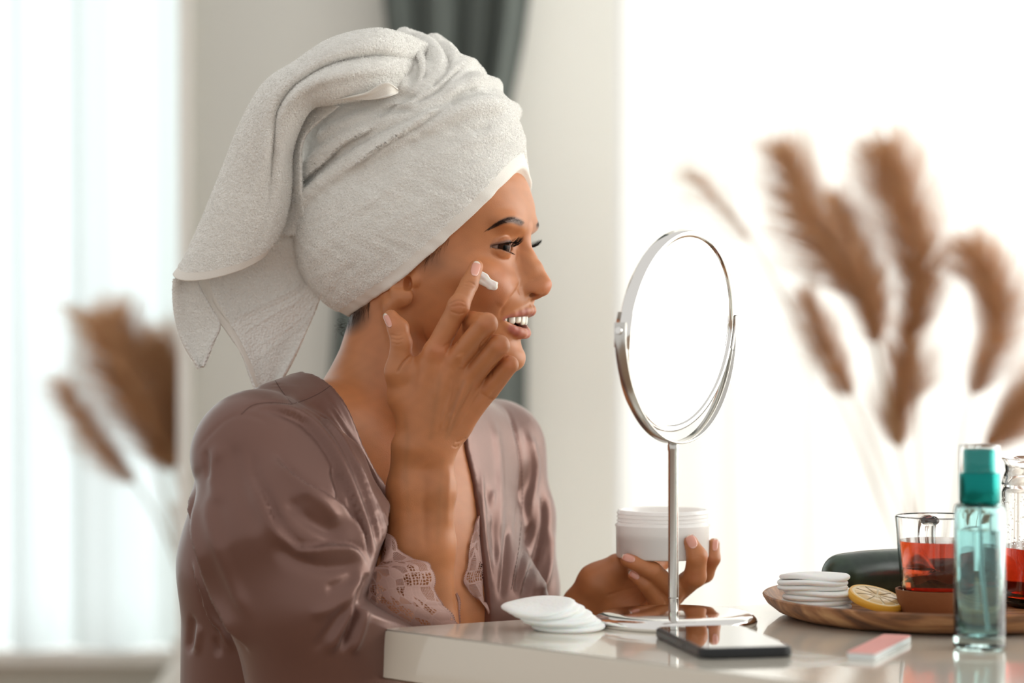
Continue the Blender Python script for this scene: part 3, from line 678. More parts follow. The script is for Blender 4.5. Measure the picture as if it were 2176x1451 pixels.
def f_headloc(q, detail=True, ear=True):
    x, y, z = q[:, 0], q[:, 1], q[:, 2]; ay = np.abs(y)
    xf = np.interp(z, _zd, XFD); w_ = np.interp(z, _zd, WWD); xb = np.interp(z, _zd, XBD)
    xc = 1.2
    a = np.where(x > xc, xf-xc, xc-xb); pw = np.interp(z, _zd, PWD)
    rr = (np.abs((x-xc)/a)**pw+np.abs(y/w_)**pw)**(1/pw)
    d = ((rr-1)*np.minimum(a, w_)*.95).astype(f32)
    d = smax(d, -(z+12.2)*.9, 1.2)
    # underside of the jaw, from chin up to the jaw angle
    pl = -(z+8.4+ (x-1.5)*(-3.1/6.2)*-1)
    d = smax(d, (-(z+8.7)-(x-1.5)*.43)*.91, 1.6)
    s = q.copy(); s[:, 1] = ay
    d = smin(d, ell(s, (7.35, 0, -10.2), (1.45, 1.5, 1.25)), 1.2)             # chin
    d = smin(d, ell(s, (6.9, 3.9, -3.7), (1.75, 1.9, 1.7)), 1.3)              # raised cheek
    d = smin(d, ell(s, (5.2, 5.3, -2.6), (2.2, 1.3, 1.2)), 1.2)               # cheekbone
    d = smin(d, ell(s, (8.35, 2.9, 2.1), (.9, 2.3, .65), None), 1.0)          # brow
    d = smax(d, -ell(s, (9.3, 2.9, .15), (1.0, 1.9, 1.05)), .7)               # socket
    d = smax(d, -ell(s, (9.75, 1.45, .1), (.7, .6, 1.0)), .6)                 # beside the bridge
    # nose
    d = smin(d, chain(s, [(8.9, 0, 1.6), (8.88, 0, .4), (9.35, 0, -.95), (10.0, 0, -2.0), (10.78, 0, -3.45)], [.7, .66, .66, .7, .82], .3), .55)
    d = smin(d, ell(s, (9.0, .75, -2.6), (1.25, .75, 1.9)), .9)
    d = smin(d, ell(s, (9.85, 1.02, -3.95), (.85, .5, .6)), .45)
    d = smin(d, ell(s, (10.5, .62, -3.75), (.7, .5, .6)), .5)
    d = smin(d, cone(s, (10.85, 0, -4.05), (9.9, 0, -4.5), .42, .42), .3)
    if detail:
        d = smax(d, -ell(s, (10.15, 1.45, -4.68), (.5, .62, .46)), .1)
        d = smax(d, -ell(s, (10.1, .78, -4.25), (.46, .4, .52)), .08)
    # lips
    up = [arc(l, 9.52, -5.86, -6.5) for l in (0, .45, 1, 1.6, 2.2, 3.1)]; up[0] = (9.46, 0, -5.84); up[1] = (9.52, .45, -5.79)
    lo = [arc(l, 8.98, -7.92, -6.70) for l in (0, .6, 1.2, 1.8, 2.4, 3.1)]
    d = smin(d, chain(s, up, [.38, .40, .36, .3, .24, .14], .35), .35)
    d = smin(d, chain(s, lo, [.45, .45, .41, .34, .25, .14], .35), .35)
    d = smax(d, -chain(s, [(10.02, 0, -5.4), (9.95, 0, -4.9)], [.06, .05]), .3) # philtrum
    d = smax(d, -ell(s, (9.15, 0, -9.05), (.42, 1.5, .32)), .5)              # mentolabial dip
    if detail:
        c1 = [arc(l, 8.9, -6.88, -6.6) for l in (0, .7, 1.5, 2.3, 3.0)]
        r1 = [.56, .56, .48, .34, .14]
        d = smax(d, -chain(s, c1, r1), .12)
        c2 = [(9.6-.185*l*l, l, -6.88+.28*(l/2.95)**2.2) for l in (0, .7, 1.5, 2.3, 3.0)]
        d = smax(d, -chain(s, c2, [.54, .54, .45, .3, .1]), .12)
        d = smax(d, -ell(s, (7.0, 0, -6.9), (2.3, 2.3, .8)), .1)
        # eyelids over the ball, with an almond opening
        e = s-np.array(EYE, f32); l_ = e[:, 1]; zz = e[:, 2]
        rad = np.sqrt((e*e).sum(1))
        d = smin(d, rad-(ER+.13), .22)
        t = np.clip(1-((l_-.0)/1.42)**2, 0, 1)
        upz = -.04+.46*t**.75+.04*l_; loz = -.06-.42*t**.85+.04*l_
        op = np.maximum(np.maximum(zz-upz, loz-zz)*.85, (1-t-.97)*2)
        op = np.maximum(op, -(e[:, 0]+.15))
        d = smax(d, -op, .07)
        d = smax(d, -(rad-(ER-.14)), .03)                                       # room for the ball
        # crease over the lid
        cr_ = np.abs(np.sqrt((e[:, 0])**2+(e[:, 1])**2+(e[:, 2]-.0)**2)-(ER+.2)); 
    if not ear: return d
    # ear
    d = smin(d, ell(s, (-.5, 6.4, -3.4), (1.1, .55, 1.3)), .25)
    d = smin(d, chain(s, [(-1.3, 6.6, -3.7), (-1.0, 6.85, -4.2), (-.5, 7.05, -4.7)], [.22, .3, .38], .2), .2)
    d = smin(d, ell(s, (-.2, 6.95, -4.65), (.85, .42, .8)), .35)
    d = smin(d, ell(s, (.8, 6.72, -3.1), (.4, .3, .55)), .4)
    if detail: d = smax(d, -ell(s, (.12, 7.0, -3.45), (.42, .95, .68)), .12)
    return d
NB = np.array([-11.4, 226., 93.5]); SD = np.array([.65, .76, 0]); FD = np.array([.76, -.65, 0]); TR_ = np.stack([SD, FD, HZ], 1)
def f_neck(p):
    d = cone(p, H(-1.6, 0, -3.5), H(-3.1, 0, -10.5), 5.5, 5.2)
    d = smin(d, cone(p, H(-3.1, 0, -10.5), NB, 5.2, 6.0), 1.5)
    d = smin(d, cone(p, H(-1.5, 6.0, -5.5), P(880, 880, 219.5), 1.0, .8), 1.5)        # sternomastoid near side
    return d
def f_torso(p):
    d = ell(p, NB+np.array([.5, 0, -17]), (15.2, 9.0, 19), TR_)
    d = smin(d, cone(p, NB+[0, 0, -1], P(600, 915, 214), 4.2, 3.6), 4)
    d = smin(d, cone(p, NB+[0, 0, -1], P(1050, 960, 237), 4.2, 3.8), 4)
    for s in (-1, 1): d = smin(d, ell(p, NB+SD*s*6.6+FD*7.3+[0, 0, -20], (5.2, 4.0, 5.6), TR_), 3)
    return d
def f_head(p):
    q = (p-HO.astype(f32))@HM
    d = f_headloc(q)
    d = smin(d, f_neck(p), 1.3)
    return d
def f_upper(p): return smin(f_head0(p), smin(f_torso(p), f_neck(p), 3.0), .1)
def f_head0(p): return f_headloc((p-HO.astype(f32))@HM, False)
def f_body(p):
    out = smin(f_neck(p), f_torso(p), 3.0)
    m = p[:, 2] > 90
    if m.any():
        pm = p[m]; q = (pm-HO.astype(f32))@HM
        h = f_headloc(q, pm[:, 2].max() > 95)
        out[m] = smin(smin(h, f_neck(pm), 1.3), f_torso(pm), 3.0)
    return out
def f_chest(p): return smin(smin(f_neck(p), f_torso(p), 3.0), ell(p, H(3, 0, -9), (3, 3, 2)), .1)
# right arm: P(px, py, d)
W_ = lambda *a: [P(*x) for x in a]
def f_rarm(p):
    d = chain(p, W_((866, 955, 213.6), (862, 1040, 213.9), (866, 1160, 214.4), (880, 1330, 215.4), (885, 1500, 217)), [1.42, 1.55, 1.85, 2.4, 3.0], 1.0)
    d = smin(d, chain(p, W_((930, 955, 213.8), (930, 1040, 214), (922, 1160, 214.6), (915, 1330, 215.6), (885, 1500, 217)), [1.42, 1.5, 1.8, 2.3, 3.0], 1.0), 1.6)
    d = smin(d, cone(p, P(884, 1510, 217.5), P(560, 1000, 212), 3.9, 4.4), 2)
    # palm
    wr = [P(872, 945, 213.4), P(893, 945, 213.1), P(912, 945, 213.2), P(934, 948, 213.7)]
    mc_ = W_((924, 748, 212.1), (968, 766, 211.9), (1003, 798, 212.3), (1036, 832, 213.2))
    pm = None
    for a_, b_, ra, rb in zip(wr, mc_, (1.25, 1.2, 1.2, 1.2), (1.0, .98, .95, .88)):
        c = cone(p, a_, b_, ra, rb); pm = c if pm is None else smin(pm, c, .9)
    pm = smin(pm, ell(p, P(935, 860, 214.6), (3.3, 1.2, 4.2)), 1.2)
    # thumb metacarpal and web
    pm = smin(pm, chain(p, W_((888, 925, 214.2), (858, 845, 213.8), (847, 790, 213.2)), [1.45, 1.3, 1.15], .8), 1.0)
    pm = smin(pm, chain(p, W_((880, 850, 213.6), (884, 792, 213.3), (905, 770, 212.9)), [.9, .95, .95], .3), .7)
    d = smin(d, pm, 1.0)
    th_ = chain(p, W_((847, 790, 213.2), (853, 728, 212.8), (846, 697, 213.1), (831, 674, 213.6)), [1.1, .93, .92, .66], .25)
    d = smin(d, th_, .7)
    fi = chain(p, W_((924, 748, 212.1), (975, 650, 211.4), (997, 604, 213.0), (1012, 566, 214.6)), [1.0, .9, .78, .62], .25)
    fi = smin(fi, ell(p, P(973, 652, 211.15), (.75, .5, .85)), .6)
    d = smin(d, fi, .45)
    fm = chain(p, W_((968, 766, 211.9), (1034, 688, 209.9), (1003, 682, 212.4), (998, 712, 214.6)), [1.02, .96, .86, .72], .15)
    fr_ = chain(p, W_((1003, 798, 212.3), (1060, 734, 210.5), (1036, 730, 213.0), (1030, 762, 214.8)), [1.0, .93, .84, .7], .15)
    fp = chain(p, W_((1040, 826, 213.0), (1082, 775, 211.9), (1064, 768, 214.2), (1054, 796, 215.4)), [.95, .8, .72, .62], .15)
    for x in (fm, fr_, fp): d = smin(d, x, .22)
    return d
# left hand holding the jar
def f_larm(p):
    d = chain(p, W_((1130, 1470, 233), (1195, 1345, 231), (1236, 1290, 229.6)), [3.0, 2.2, 1.75], 1.0)
    d = smin(d, chain(p, W_((1236, 1280, 229.2), (1270, 1240, 228.5), (1312, 1206, 228.4)), [1.5, 1.85, 1.35], .8), 1.2)
    d = smin(d, ell(p, P(1345, 1235, 229.6), (2.8, 1.2, 1.7)), .8)   # heel of the hand
    d = smin(d, ell(p, P(1330, 1280, 229.5), (4.0, 1.9, 2.3), frame((1, 0, .12), (0, 1, .2))), 1.5)
    d = smin(d, chain(p, W_((1290, 1230, 229.5), (1330, 1215, 231), (1385, 1205, 233.2), (1430, 1180, 234.3)), [1.4, 1.25, 1.0, .8], .5), .9)   # thumb behind the jar
    d = smin(d, cone(p, P(1300, 1290, 229), P(1400, 1300, 228.5), 1.6, 1.2), 1.0)
    pk = chain(p, W_((1362, 1318, 228), (1398, 1277, 225.2), (1372, 1242, 224.5), (1347, 1222, 224.6)), [1.05, .82, .72, .55], .2)
    rg = chain(p, W_((1395, 1318, 228.6), (1432, 1255, 225.4), (1388, 1214, 224.0), (1333, 1190, 224.0)), [1.1, .97, .86, .64], .2)
    md = chain(p, W_((1385, 1308, 230), (1430, 1262, 227.6), (1477, 1224, 224.3), (1481, 1182, 223.2), (1468, 1152, 223.4)), [1.15, 1.1, 1.02, .93, .66], .3)
    ix = chain(p, W_((1390, 1290, 231.5), (1440, 1250, 230.5), (1497, 1218, 228.2), (1513, 1186, 227.3), (1517, 1156, 227.4)), [1.15, 1.05, .86, .76, .55], .3)
    for x, k in ((pk, .3), (rg, .3), (md, .35), (ix, .3)): d = smin(d, x, k)
    return d
import time as _time
_T0 = _time.time()
VV = []; FF = []; REG = []; _n = 0
def addreg(V, Q, tagv):
    global _n
    VV.append(V); FF.append(Q+_n); REG.append(np.full(len(V), tagv)); _n += len(V)
# face: fine; rest of the head is under the towel
def boxH(x0, x1, l0, l1, z0, z1):
    c = np.array([H(a, b, c_) for a in (x0, x1) for b in (l0, l1) for c_ in (z0, z1)]); return c.min(0), c.max(0)
V, Q = extract(f_body, (-27, 209, 62), (6, 241, 118.6), .118)
# drop what lies deep under the towel
addreg(V, Q, 0)
lo, hi = P(640, 1451, 211), P(1110, 700, 240)
V, Q = extract(f_rarm, (P(800, 0, 213)[0], 205, P(0, 1560, 217)[2]), (P(1120, 0, 212)[0], 219, P(0, 535, 214)[2]), .085)
# hand detail: tendons, knuckle creases
N_ = vnormals(V, Q)
u3 = lambda *a: [(780+x/3.0225, 520+y/3.0225) for x, y in a]
V = sculpt(V, N_, [
    (u3((545, 850), (535, 960), (500, 1080), (470, 1200)), 4, 0.112), (u3((640, 860), (600, 980), (550, 1100), (505, 1210)), 4, 0.128),
    (u3((740, 900), (680, 990), (610, 1110), (560, 1200)), 4, 0.096), (u3((440, 740), (440, 860), (430, 1000)), 5, 0.064),
    (u3((590, 900), (565, 1000), (520, 1110)), 3.5, -0.080), (u3((690, 900), (640, 1000), (570, 1120)), 3.5, -0.080),
    (u3((520, 385), (580, 360), (640, 372)), 1.6, -0.056), (u3((530, 400), (590, 392), (645, 398)), 1.6, -0.048), (u3((528, 425), (590, 445), (640, 432)), 1.8, -0.064), (u3((560, 378), (600, 372), (630, 390)), 1.5, 0.048),
    (u3((625, 248), (660, 240), (700, 262)), 1.4, -0.048), (u3((620, 262), (655, 268), (690, 276)), 1.4, -0.048),
    (u3((145, 575), (200, 585), (235, 570)), 1.6, -0.056), (u3((145, 600), (200, 612), (240, 596)), 1.6, -0.064), (u3((150, 630), (200, 640), (230, 626)), 1.4, -0.032),
    (u3((190, 830), (230, 760), (290, 705)), 2.2, -0.160),
    (u3((470, 250+420), (560, 610), (600, 560)), 3, -.05), (u3((600, 640), (700, 560), (790, 540)), 1.4, 0.), (u3((720, 700), (735, 640), (800, 575), (840, 540)), 2.2, -.12), (u3((800, 860), (805, 800), (860, 745), (920, 690)), 2.2, -.12), (u3((575, 640), (585, 600), (610, 570)), 2, -.1), (u3((400, 650), (460, 690), (520, 680)), 9, 0.096), (u3((590, 700), (610, 760), (600, 800)), 8, 0.080),
    (u3((560, 1270), (600, 1262), (640, 1235)), 1.8, -0.064), (u3((540, 1290), (575, 1300), (590, 1280)), 1.5, -0.048), (u3((730, 950), (780, 985), (820, 1000)), 2, -0.032),
    ([(955, 985), (952, 1060), (950, 1130)], 7, 0.096), ([(905, 1000), (900, 1080), (905, 1180)], 9, -0.080),
    ], front=True)
addreg(V, Q, 2)
V, Q = extract(f_larm, (P(1110, 0, 233)[0], 221.5, P(0, 1500, 232)[2]), (P(1545, 0, 226)[0], 237, P(0, 1125, 227)[2]), .1)
N_ = vnormals(V, Q)
u4 = lambda *a: [(1200+x/4.03, 1040+y/4.03) for x, y in a]
V = sculpt(V, N_, [
    (u4((330, 920), (450, 880), (560, 850), (640, 830)), 2.5, -.07), (u4((480, 960), (560, 920), (640, 880)), 2.2, -.05),
    (u4((1080, 590), (1140, 570), (1190, 590)), 1.6, -.03), (u4((700, 640), (720, 660), (690, 690)), 1.8, -.03), (u4((820, 910), (850, 890), (845, 940)), 1.6, -.02)])
addreg(V, Q, 3)
BV = np.vstack(VV); BF = np.vstack(FF); REG = np.concatenate(REG)
# --- skin pigment
q = (BV-HO)@HM.astype(float); s = q.copy(); s[:, 1] = np.abs(s[:, 1]); PX = proj(BV)
base_c = np.array(srgb(188, 122, 77)); COL = np.tile(base_c, (len(BV), 1)).astype(np.float64)
def blend(w_, c):
    global COL
    COL = COL*(1-w_[:, None])+np.array(c)*w_[:, None]
def gs(c, r, p=2): return np.exp(-(np.abs((s-np.array(c))/np.array(r))**p).sum(1))
hd = (REG == 0) & (BV[:, 2] > 90)
blend(gs((7.6, 4.2, -3.4), (2.4, 1.9, 1.7))*.35*hd, srgb(206, 128, 98))
blend(gs((11.4, 0, -3.8), (1.0, 1.2, .8))*.4*hd, srgb(208, 126, 98))
# lips: within the lip tubes
up = [arc(l, 9.52, -5.86, -6.5) for l in (0, .45, 1, 1.6, 2.2, 3.0)]; lo_ = [arc(l, 8.98, -7.92, -6.70) for l in (0, .6, 1.2, 1.8, 2.4, 3.0)]
m_ = hd & (s[:, 2] < -4.8) & (s[:, 2] > -9) & (s[:, 0] > 6)
lw = np.zeros(len(BV)); S_ = s[m_].astype(f32)
dl = np.minimum(chain(S_, up, [.36, .42, .36, .28, .2, .12]), chain(S_, lo_, [.46, .45, .4, .33, .22, .12]))
lw[m_] = np.clip((.10+.05*S_[:, 1]-dl)/.1, 0, 1)
blend(lw*.85, srgb(178, 102, 92))
inm = hd & (s[:, 2] < -5.9) & (s[:, 2] > -7.9) & (s[:, 0] < 8.55-.185*s[:, 1]**2) & (s[:, 0] > 3.5) & (s[:, 1] < 2.9)
blend(inm*.9, srgb(90, 34, 30))
# eyeliner and lash line
e = s-np.array(EYE); l_ = e[:, 1]; t = np.clip(1-((l_-.0)/1.42)**2, 0, 1); upz = -.04+.46*t**.75+.04*l_; loz = -.06-.42*t**.85+.04*l_
near = hd & (e[:, 0] > -.5) & (np.sqrt((e**2).sum(1)) < ER+.3) & (np.abs(l_) < 1.75)
blend(near*np.clip(1-np.abs(e[:, 2]-upz-.06)/.22, 0, 1)**.5*.96, srgb(28, 20, 20))
blend(near*np.clip(1-np.abs(e[:, 2]-loz+.02)/.09, 0, 1)*.75, srgb(70, 46, 40))
blend(near*np.clip((e[:, 2]-upz)/.1, 0, 1)*np.clip(1-(e[:, 2]-upz-.35)/.4, 0, 1)*.25, srgb(150, 100, 84))
# eyebrow underpaint
BROWP = [(1037, 488), (1055, 477.5), (1072, 469.5), (1088, 467), (1103, 472), (1113, 478)]
SY = BV.copy(); ql = q.copy(); ql[:, 1] = np.abs(ql[:, 1]); SY = HO+ql@HM.T.astype(float); PS = proj(SY)
bm_ = hd & (q[:, 0] > 4) & (q[:, 2] > .8) & (q[:, 2] < 4.2)
dd_, sd_, tt_ = pline(PS[bm_], cr(BROWP, 6)); bw = np.zeros(len(BV)); bw[bm_] = np.clip(1.25-dd_/np.interp(tt_, [0, .2, .6, 1], [2.0, 4.6, 8.0, 8.2]), 0, 1)*np.clip((1.02-tt_)*8, 0, 1)
BW_ = bw; blend(np.clip(bw*1.3, 0, 1)*.85, srgb(58, 40, 33))
# scalp hair colour at the nape, sideburn under the towel
hr = hd*np.clip(1-np.sqrt(((PX-np.array([742, 668]))/np.array([52, 50]))**2 @ np.ones(2))*1.0, 0, 1)*1.6*(q[:, 1] > 0)
hr2 = hd*np.clip((q[:, 0]-(-8))/1, 0, 1)*np.clip((.4-(q[:, 2]+3.2+(q[:, 0]-1)*-.95))/-1.2, 0, 1)*0
sb_ = hd*np.exp(-((PX[:, 0]-918)/30)**2-((PX[:, 1]-556)/24)**2)*(q[:, 1] > 0)*.6
blend(np.clip(hr, 0, .92), srgb(64, 42, 30)); blend(np.clip(sb_*.75, 0, .8), srgb(84, 56, 40))
# knuckles and fingertips redder
for (x, y, r_) in [(973, 650, 15), (1036, 690, 16), (1065, 735, 14), (1083, 775, 12), (930, 745, 22), (1010, 570, 14), (832, 680, 18), (1475, 1225, 14), (1466, 1150, 14), (1512, 1190, 14), (1340, 1190, 12), (1350, 1225, 10)]:
    blend((REG >= 2)*np.exp(-((PX-np.array([x, y]))**2).sum(1)/r_**2)*.28, srgb(200, 118, 86))
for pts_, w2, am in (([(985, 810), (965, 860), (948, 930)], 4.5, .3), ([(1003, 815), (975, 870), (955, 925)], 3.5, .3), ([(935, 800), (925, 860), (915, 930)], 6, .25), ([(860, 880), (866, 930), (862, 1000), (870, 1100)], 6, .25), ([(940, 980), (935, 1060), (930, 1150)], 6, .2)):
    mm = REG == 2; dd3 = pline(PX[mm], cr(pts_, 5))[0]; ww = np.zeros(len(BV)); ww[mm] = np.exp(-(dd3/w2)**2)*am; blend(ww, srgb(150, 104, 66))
nz3 = np.sin(BV[:, 0]*3.1+np.sin(BV[:, 2]*2.3)*1.5)*np.sin(BV[:, 2]*2.7+BV[:, 1]*1.9)
COL *= (1+.04*nz3)[:, None]; n4 = np.sin(BV[:, 0]*.9+1)*np.sin(BV[:, 2]*.8+BV[:, 1]*.5); COL *= 1+.05*n4[:, None]*np.array([1, .7, .5])
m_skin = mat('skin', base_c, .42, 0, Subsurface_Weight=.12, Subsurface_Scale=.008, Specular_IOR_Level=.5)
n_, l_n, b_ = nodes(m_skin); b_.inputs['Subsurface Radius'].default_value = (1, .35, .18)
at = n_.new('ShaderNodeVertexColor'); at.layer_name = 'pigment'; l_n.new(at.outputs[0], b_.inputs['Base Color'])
tc = n_.new('ShaderNodeTexCoord'); t1 = n_.new('ShaderNodeTexNoise'); t1.inputs['Scale'].default_value = 900; t1.inputs['Detail'].default_value = 3; l_n.new(tc.outputs['Object'], t1.inputs['Vector'])
t2 = n_.new('ShaderNodeTexVoronoi'); t2.inputs['Scale'].default_value = 1700; l_n.new(tc.outputs['Object'], t2.inputs['Vector'])
mx = n_.new('ShaderNodeMath'); mx.operation = 'ADD'; l_n.new(t1.outputs['Fac'], mx.inputs[0]); l_n.new(t2.outputs['Distance'], mx.inputs[1])
bp = n_.new('ShaderNodeBump'); bp.inputs['Strength'].default_value = .16; bp.inputs['Distance'].default_value = .0004; l_n.new(mx.outputs[0], bp.inputs['Height']); l_n.new(bp.outputs[0], b_.inputs['Normal'])
person = thing('person', 'woman in profile smiling, smoothing cream on her cheek, other hand raised under an open jar', 'person', (NB[0], NB[1], 45))
# face creases
BN = vnormals(BV, BF)
fc = hd
zz1 = lambda *a: [(800+x/3.224, 340+y/3.224) for x, y in a]
zz5 = lambda *a: [(980+x/6.595, 400+y/6.595) for x, y in a]
BVs = sculpt(BV[fc], BN[fc], [
    (zz1((1000, 800), (965, 880), (905, 960), (855, 1040), (848, 1100)), 4, -.09), (zz1((960, 850), (900, 920), (840, 1010)), 10, .10),
    (zz5((470, 775), (560, 695), (640, 655), (720, 700)), 1.4, -.06), (zz5((490, 750), (570, 672), (650, 642)), 1.2, -.02),
    (zz5((450, 900), (520, 960), (600, 1000), (680, 985)), 1.8, -.045), (zz5((480, 880), (560, 945), (650, 950)), 2.0, .03),
    (zz5((760, 820), (775, 930), (730, 1060)), 2.5, -.04), (zz5((700, 1110), (730, 1080), (760, 1040)), 1.2, -.02),
    (zz1((985, 870), (978, 900), (995, 925)), 2.0, -.06), (zz5((340, 830), (400, 840), (440, 850)), 1.0, -.02), (zz5((350, 780), (400, 800), (430, 820)), 1.0, -.02),
    ])
# mirror the creases to the far cheek is hidden; keep the near side only
BV[fc] = BVs
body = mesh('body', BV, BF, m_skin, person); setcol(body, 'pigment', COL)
print('body', len(BV), round(_time.time()-_T0, 1))
# --- eyeballs
m_eye = mat('eye', (.8, .8, .8), .12, 0, Specular_IOR_Level=.05)
n_, l_n, b_ = nodes(m_eye); at = n_.new('ShaderNodeVertexColor'); at.layer_name = 'pigment'; l_n.new(at.outputs[0], b_.inputs['Base Color'])
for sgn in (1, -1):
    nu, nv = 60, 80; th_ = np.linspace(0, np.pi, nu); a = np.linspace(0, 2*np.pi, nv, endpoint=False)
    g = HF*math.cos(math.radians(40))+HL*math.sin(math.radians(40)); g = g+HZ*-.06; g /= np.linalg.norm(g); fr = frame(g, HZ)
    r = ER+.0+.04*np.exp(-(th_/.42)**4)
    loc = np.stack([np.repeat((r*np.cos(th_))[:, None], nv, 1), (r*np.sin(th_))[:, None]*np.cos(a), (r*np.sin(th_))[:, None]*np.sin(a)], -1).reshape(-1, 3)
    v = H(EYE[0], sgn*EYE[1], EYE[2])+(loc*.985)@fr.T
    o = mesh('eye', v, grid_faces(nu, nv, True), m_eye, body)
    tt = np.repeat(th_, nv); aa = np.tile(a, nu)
    c = np.tile(np.array(srgb(142, 116, 105)), (len(v), 1))  # sclera: eye white painted darker to stand in for shade at the eye corner
    ir = np.clip((.58-tt)/.03, 0, 1)[:, None]; str_ = .8+.35*np.sin(aa*31)*np.sin(aa*17+1)
    c = c*(1-ir)+np.array(srgb(62, 34, 20))*ir*str_[:, None]
    rg_ = np.exp(-((tt-.55)/.05)**2)[:, None]; c = c*(1-.6*rg_); pu = np.clip((.2-tt)/.03, 0, 1)[:, None]; c = c*(1-pu)+.003*pu
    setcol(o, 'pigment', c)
# --- ray casting onto a distance field, to lay things on it
def cast(f, px, py, d0=205., d1=240.):
    px = np.atleast_1d(np.asarray(px, float)); py = np.atleast_1d(np.asarray(py, float))
    r = np.stack([(px-1088)/F, np.ones_like(px), -(py-725.5)/F], 1); t = np.full(len(px), d0)
    for _ in range(70):
        p = (r*t[:, None]+[0, 0, CAMZ]).astype(f32); t = t+np.clip(f(p), -.5, 4)*.7
        t = np.minimum(t, d1)
    return r*t[:, None]+[0, 0, CAMZ]
def norm_at(f, p):
    g = grad(f, p.astype(f32), .04); return g/(np.linalg.norm(g, axis=1)[:, None]+1e-9)
def toworld_sym(p, sgn):
    if sgn > 0: return p
    l = (p-HO)@HM.astype(float); l[:, 1] *= -1; return HO+l@HM.T.astype(float)
m_hair = mat('dark_hair', srgb(46, 31, 25), .8, 0, Specular_IOR_Level=.15); m_lash = mat('lash_black', srgb(12, 10, 11), .7, 0, Specular_IOR_Level=.2)
g = np.random.default_rng(3)
# --- eyebrows, hair by hair
def strands(bag, root, dirs, nrm_, ln, r0, curl, K=6):
    for p0, dv_, nn_, L_ in zip(root, dirs, nrm_, ln):
        u = np.linspace(0, 1, K)[:, None]
        path = p0-nn_*.03+dv_*L_*u+nn_*(curl*L_*np.sin(u*2.2))
        v, f = tube_mesh(path, r0*(1-.85*u[:, 0]), 4); bag.add(v, f)
nb = 1000; tpar = g.uniform(0, 1, nb)**.9; c = cr_u(np.array(BROWP, float), tpar); wd = np.interp(tpar, [0, .2, .6, 1], [1.2, 4.2, 7.6, 7.6]); off = g.uniform(-1, 1, nb)*wd
tang = cr_u(np.array(BROWP, float), np.clip(tpar+.02, 0, 1))-cr_u(np.array(BROWP, float), np.clip(tpar-.02, 0, 1)); tang /= np.linalg.norm(tang, axis=1)[:, None]+1e-9
pr = c+np.stack([-tang[:, 1], tang[:, 0]], 1)*off[:, None]
r0_ = cast(f_head, pr[:, 0], pr[:, 1]); nn0 = norm_at(f_head, r0_)
dpx = -tang*5+np.stack([np.zeros(nb), -np.interp(tpar, [0, .5, 1], [.0, 2.0, 5.0])*np.sign(off+1.2)], 1)
r1_ = cast(f_head, pr[:, 0]+dpx[:, 0], pr[:, 1]+dpx[:, 1]); dr_ = r1_-r0_; dr_ /= np.linalg.norm(dr_, axis=1)[:, None]+1e-9
for sgn in (1, -1):
    b = Bag(); A = toworld_sym(r0_, sgn); B_ = toworld_sym(r0_+dr_, sgn); Cn = toworld_sym(r0_+nn0, sgn)
    strands(b, A, B_-A, Cn-A, g.uniform(.3, .55, nb), .010, .08); o = b.build('eyebrow', m_hair, person); o['kind'] = 'stuff'
# --- eyelashes
for sgn in (1, -1):
    b = Bag()
    for k in range(170):
        lower = k >= 130
        l_ = g.uniform(-1.2, 1.0) if not lower else g.uniform(-.7, 1.3)
        t = max(1-((l_-.0)/1.42)**2, 0)
        z = (-.04+.46*t**.75+.04*l_) if not lower else (-.06-.42*t**.85+.04*l_)
        x = math.sqrt(max((ER+.15)**2-l_*l_-z*z, .02))
        out = np.array([1.0, l_*(.22 if not lower else .6)+g.normal()*.05, .10 if not lower else -.55]); out /= np.linalg.norm(out)
        L_ = (.95-.12*l_+g.uniform(-.14, .14)) if not lower else g.uniform(.25, .4)
        u = np.linspace(0, 1, 8)[:, None]
        path = np.array([x, l_, z])+out*L_*u+np.array([0, 0, 1])*(L_*((.36+g.normal()*.07)*u**2.2-.12*np.sin(u*3.1)) if not lower else -.05*u)
        path = path+np.array(EYE); path[:, 1] *= sgn
        w_ = HO+path@HM.T.astype(float); v, f = tube_mesh(w_, (.014 if not lower else .009)*(1-.8*u[:, 0]), 4); b.add(v, f)
    o = b.build('eyelashes', m_lash, person); o['kind'] = 'stuff'
# --- teeth
m_tooth = mat('tooth_enamel', srgb(240, 232, 216), .12, 0, Subsurface_Weight=.2, Subsurface_Scale=.004, Coat_Weight=.5)
lc = 0; wds = [.86, .68, .76, .68, .66, .8]
for sgn in (1, -1):
    lc = .02
    for k, wd in enumerate(wds):
        lm = lc+wd*.5; lc += wd*.93
        xm = 9.22-.18*lm*lm-.02*k; tdir = np.array([-2*.18*lm, 1, 0]); tdir /= np.linalg.norm(tdir); nd = np.array([tdir[1], -tdir[0], 0])
        hgt = [1.18, 1.02, 1.1, .95, .85, .8][k]; ztop = -6.0-.03*k+(.05*lm); nu, nv = 10, 16
        V = []
        for i in range(nu):
            u = i/(nu-1); zz = ztop+.25-(hgt+.25)*u; ww = wd*.5*(.80+.2*math.sin(min(u*1.5, 1)*1.57))*(1-.55*max(u-.88, 0)/.12*.6); dp = .3*(1-.45*u)*(1-.6*max(u-.9, 0)/.1)
            a = np.linspace(0, 2*np.pi, nv, endpoint=False); cx = np.sign(np.cos(a))*np.abs(np.cos(a))**.75*ww; cy = np.sign(np.sin(a))*np.abs(np.sin(a))**.8*dp
            V.append(np.array([xm-.22, lm, zz])+cx[:, None]*tdir+cy[:, None]*nd)
        V = np.vstack(V); f = grid_faces(nu, nv, True).tolist(); f.append([(nu-1)*nv+i for i in range(nv)])
        V[:, 1] *= sgn
        mesh('tooth', HO+V@HM.T.astype(float), f, m_tooth, body)
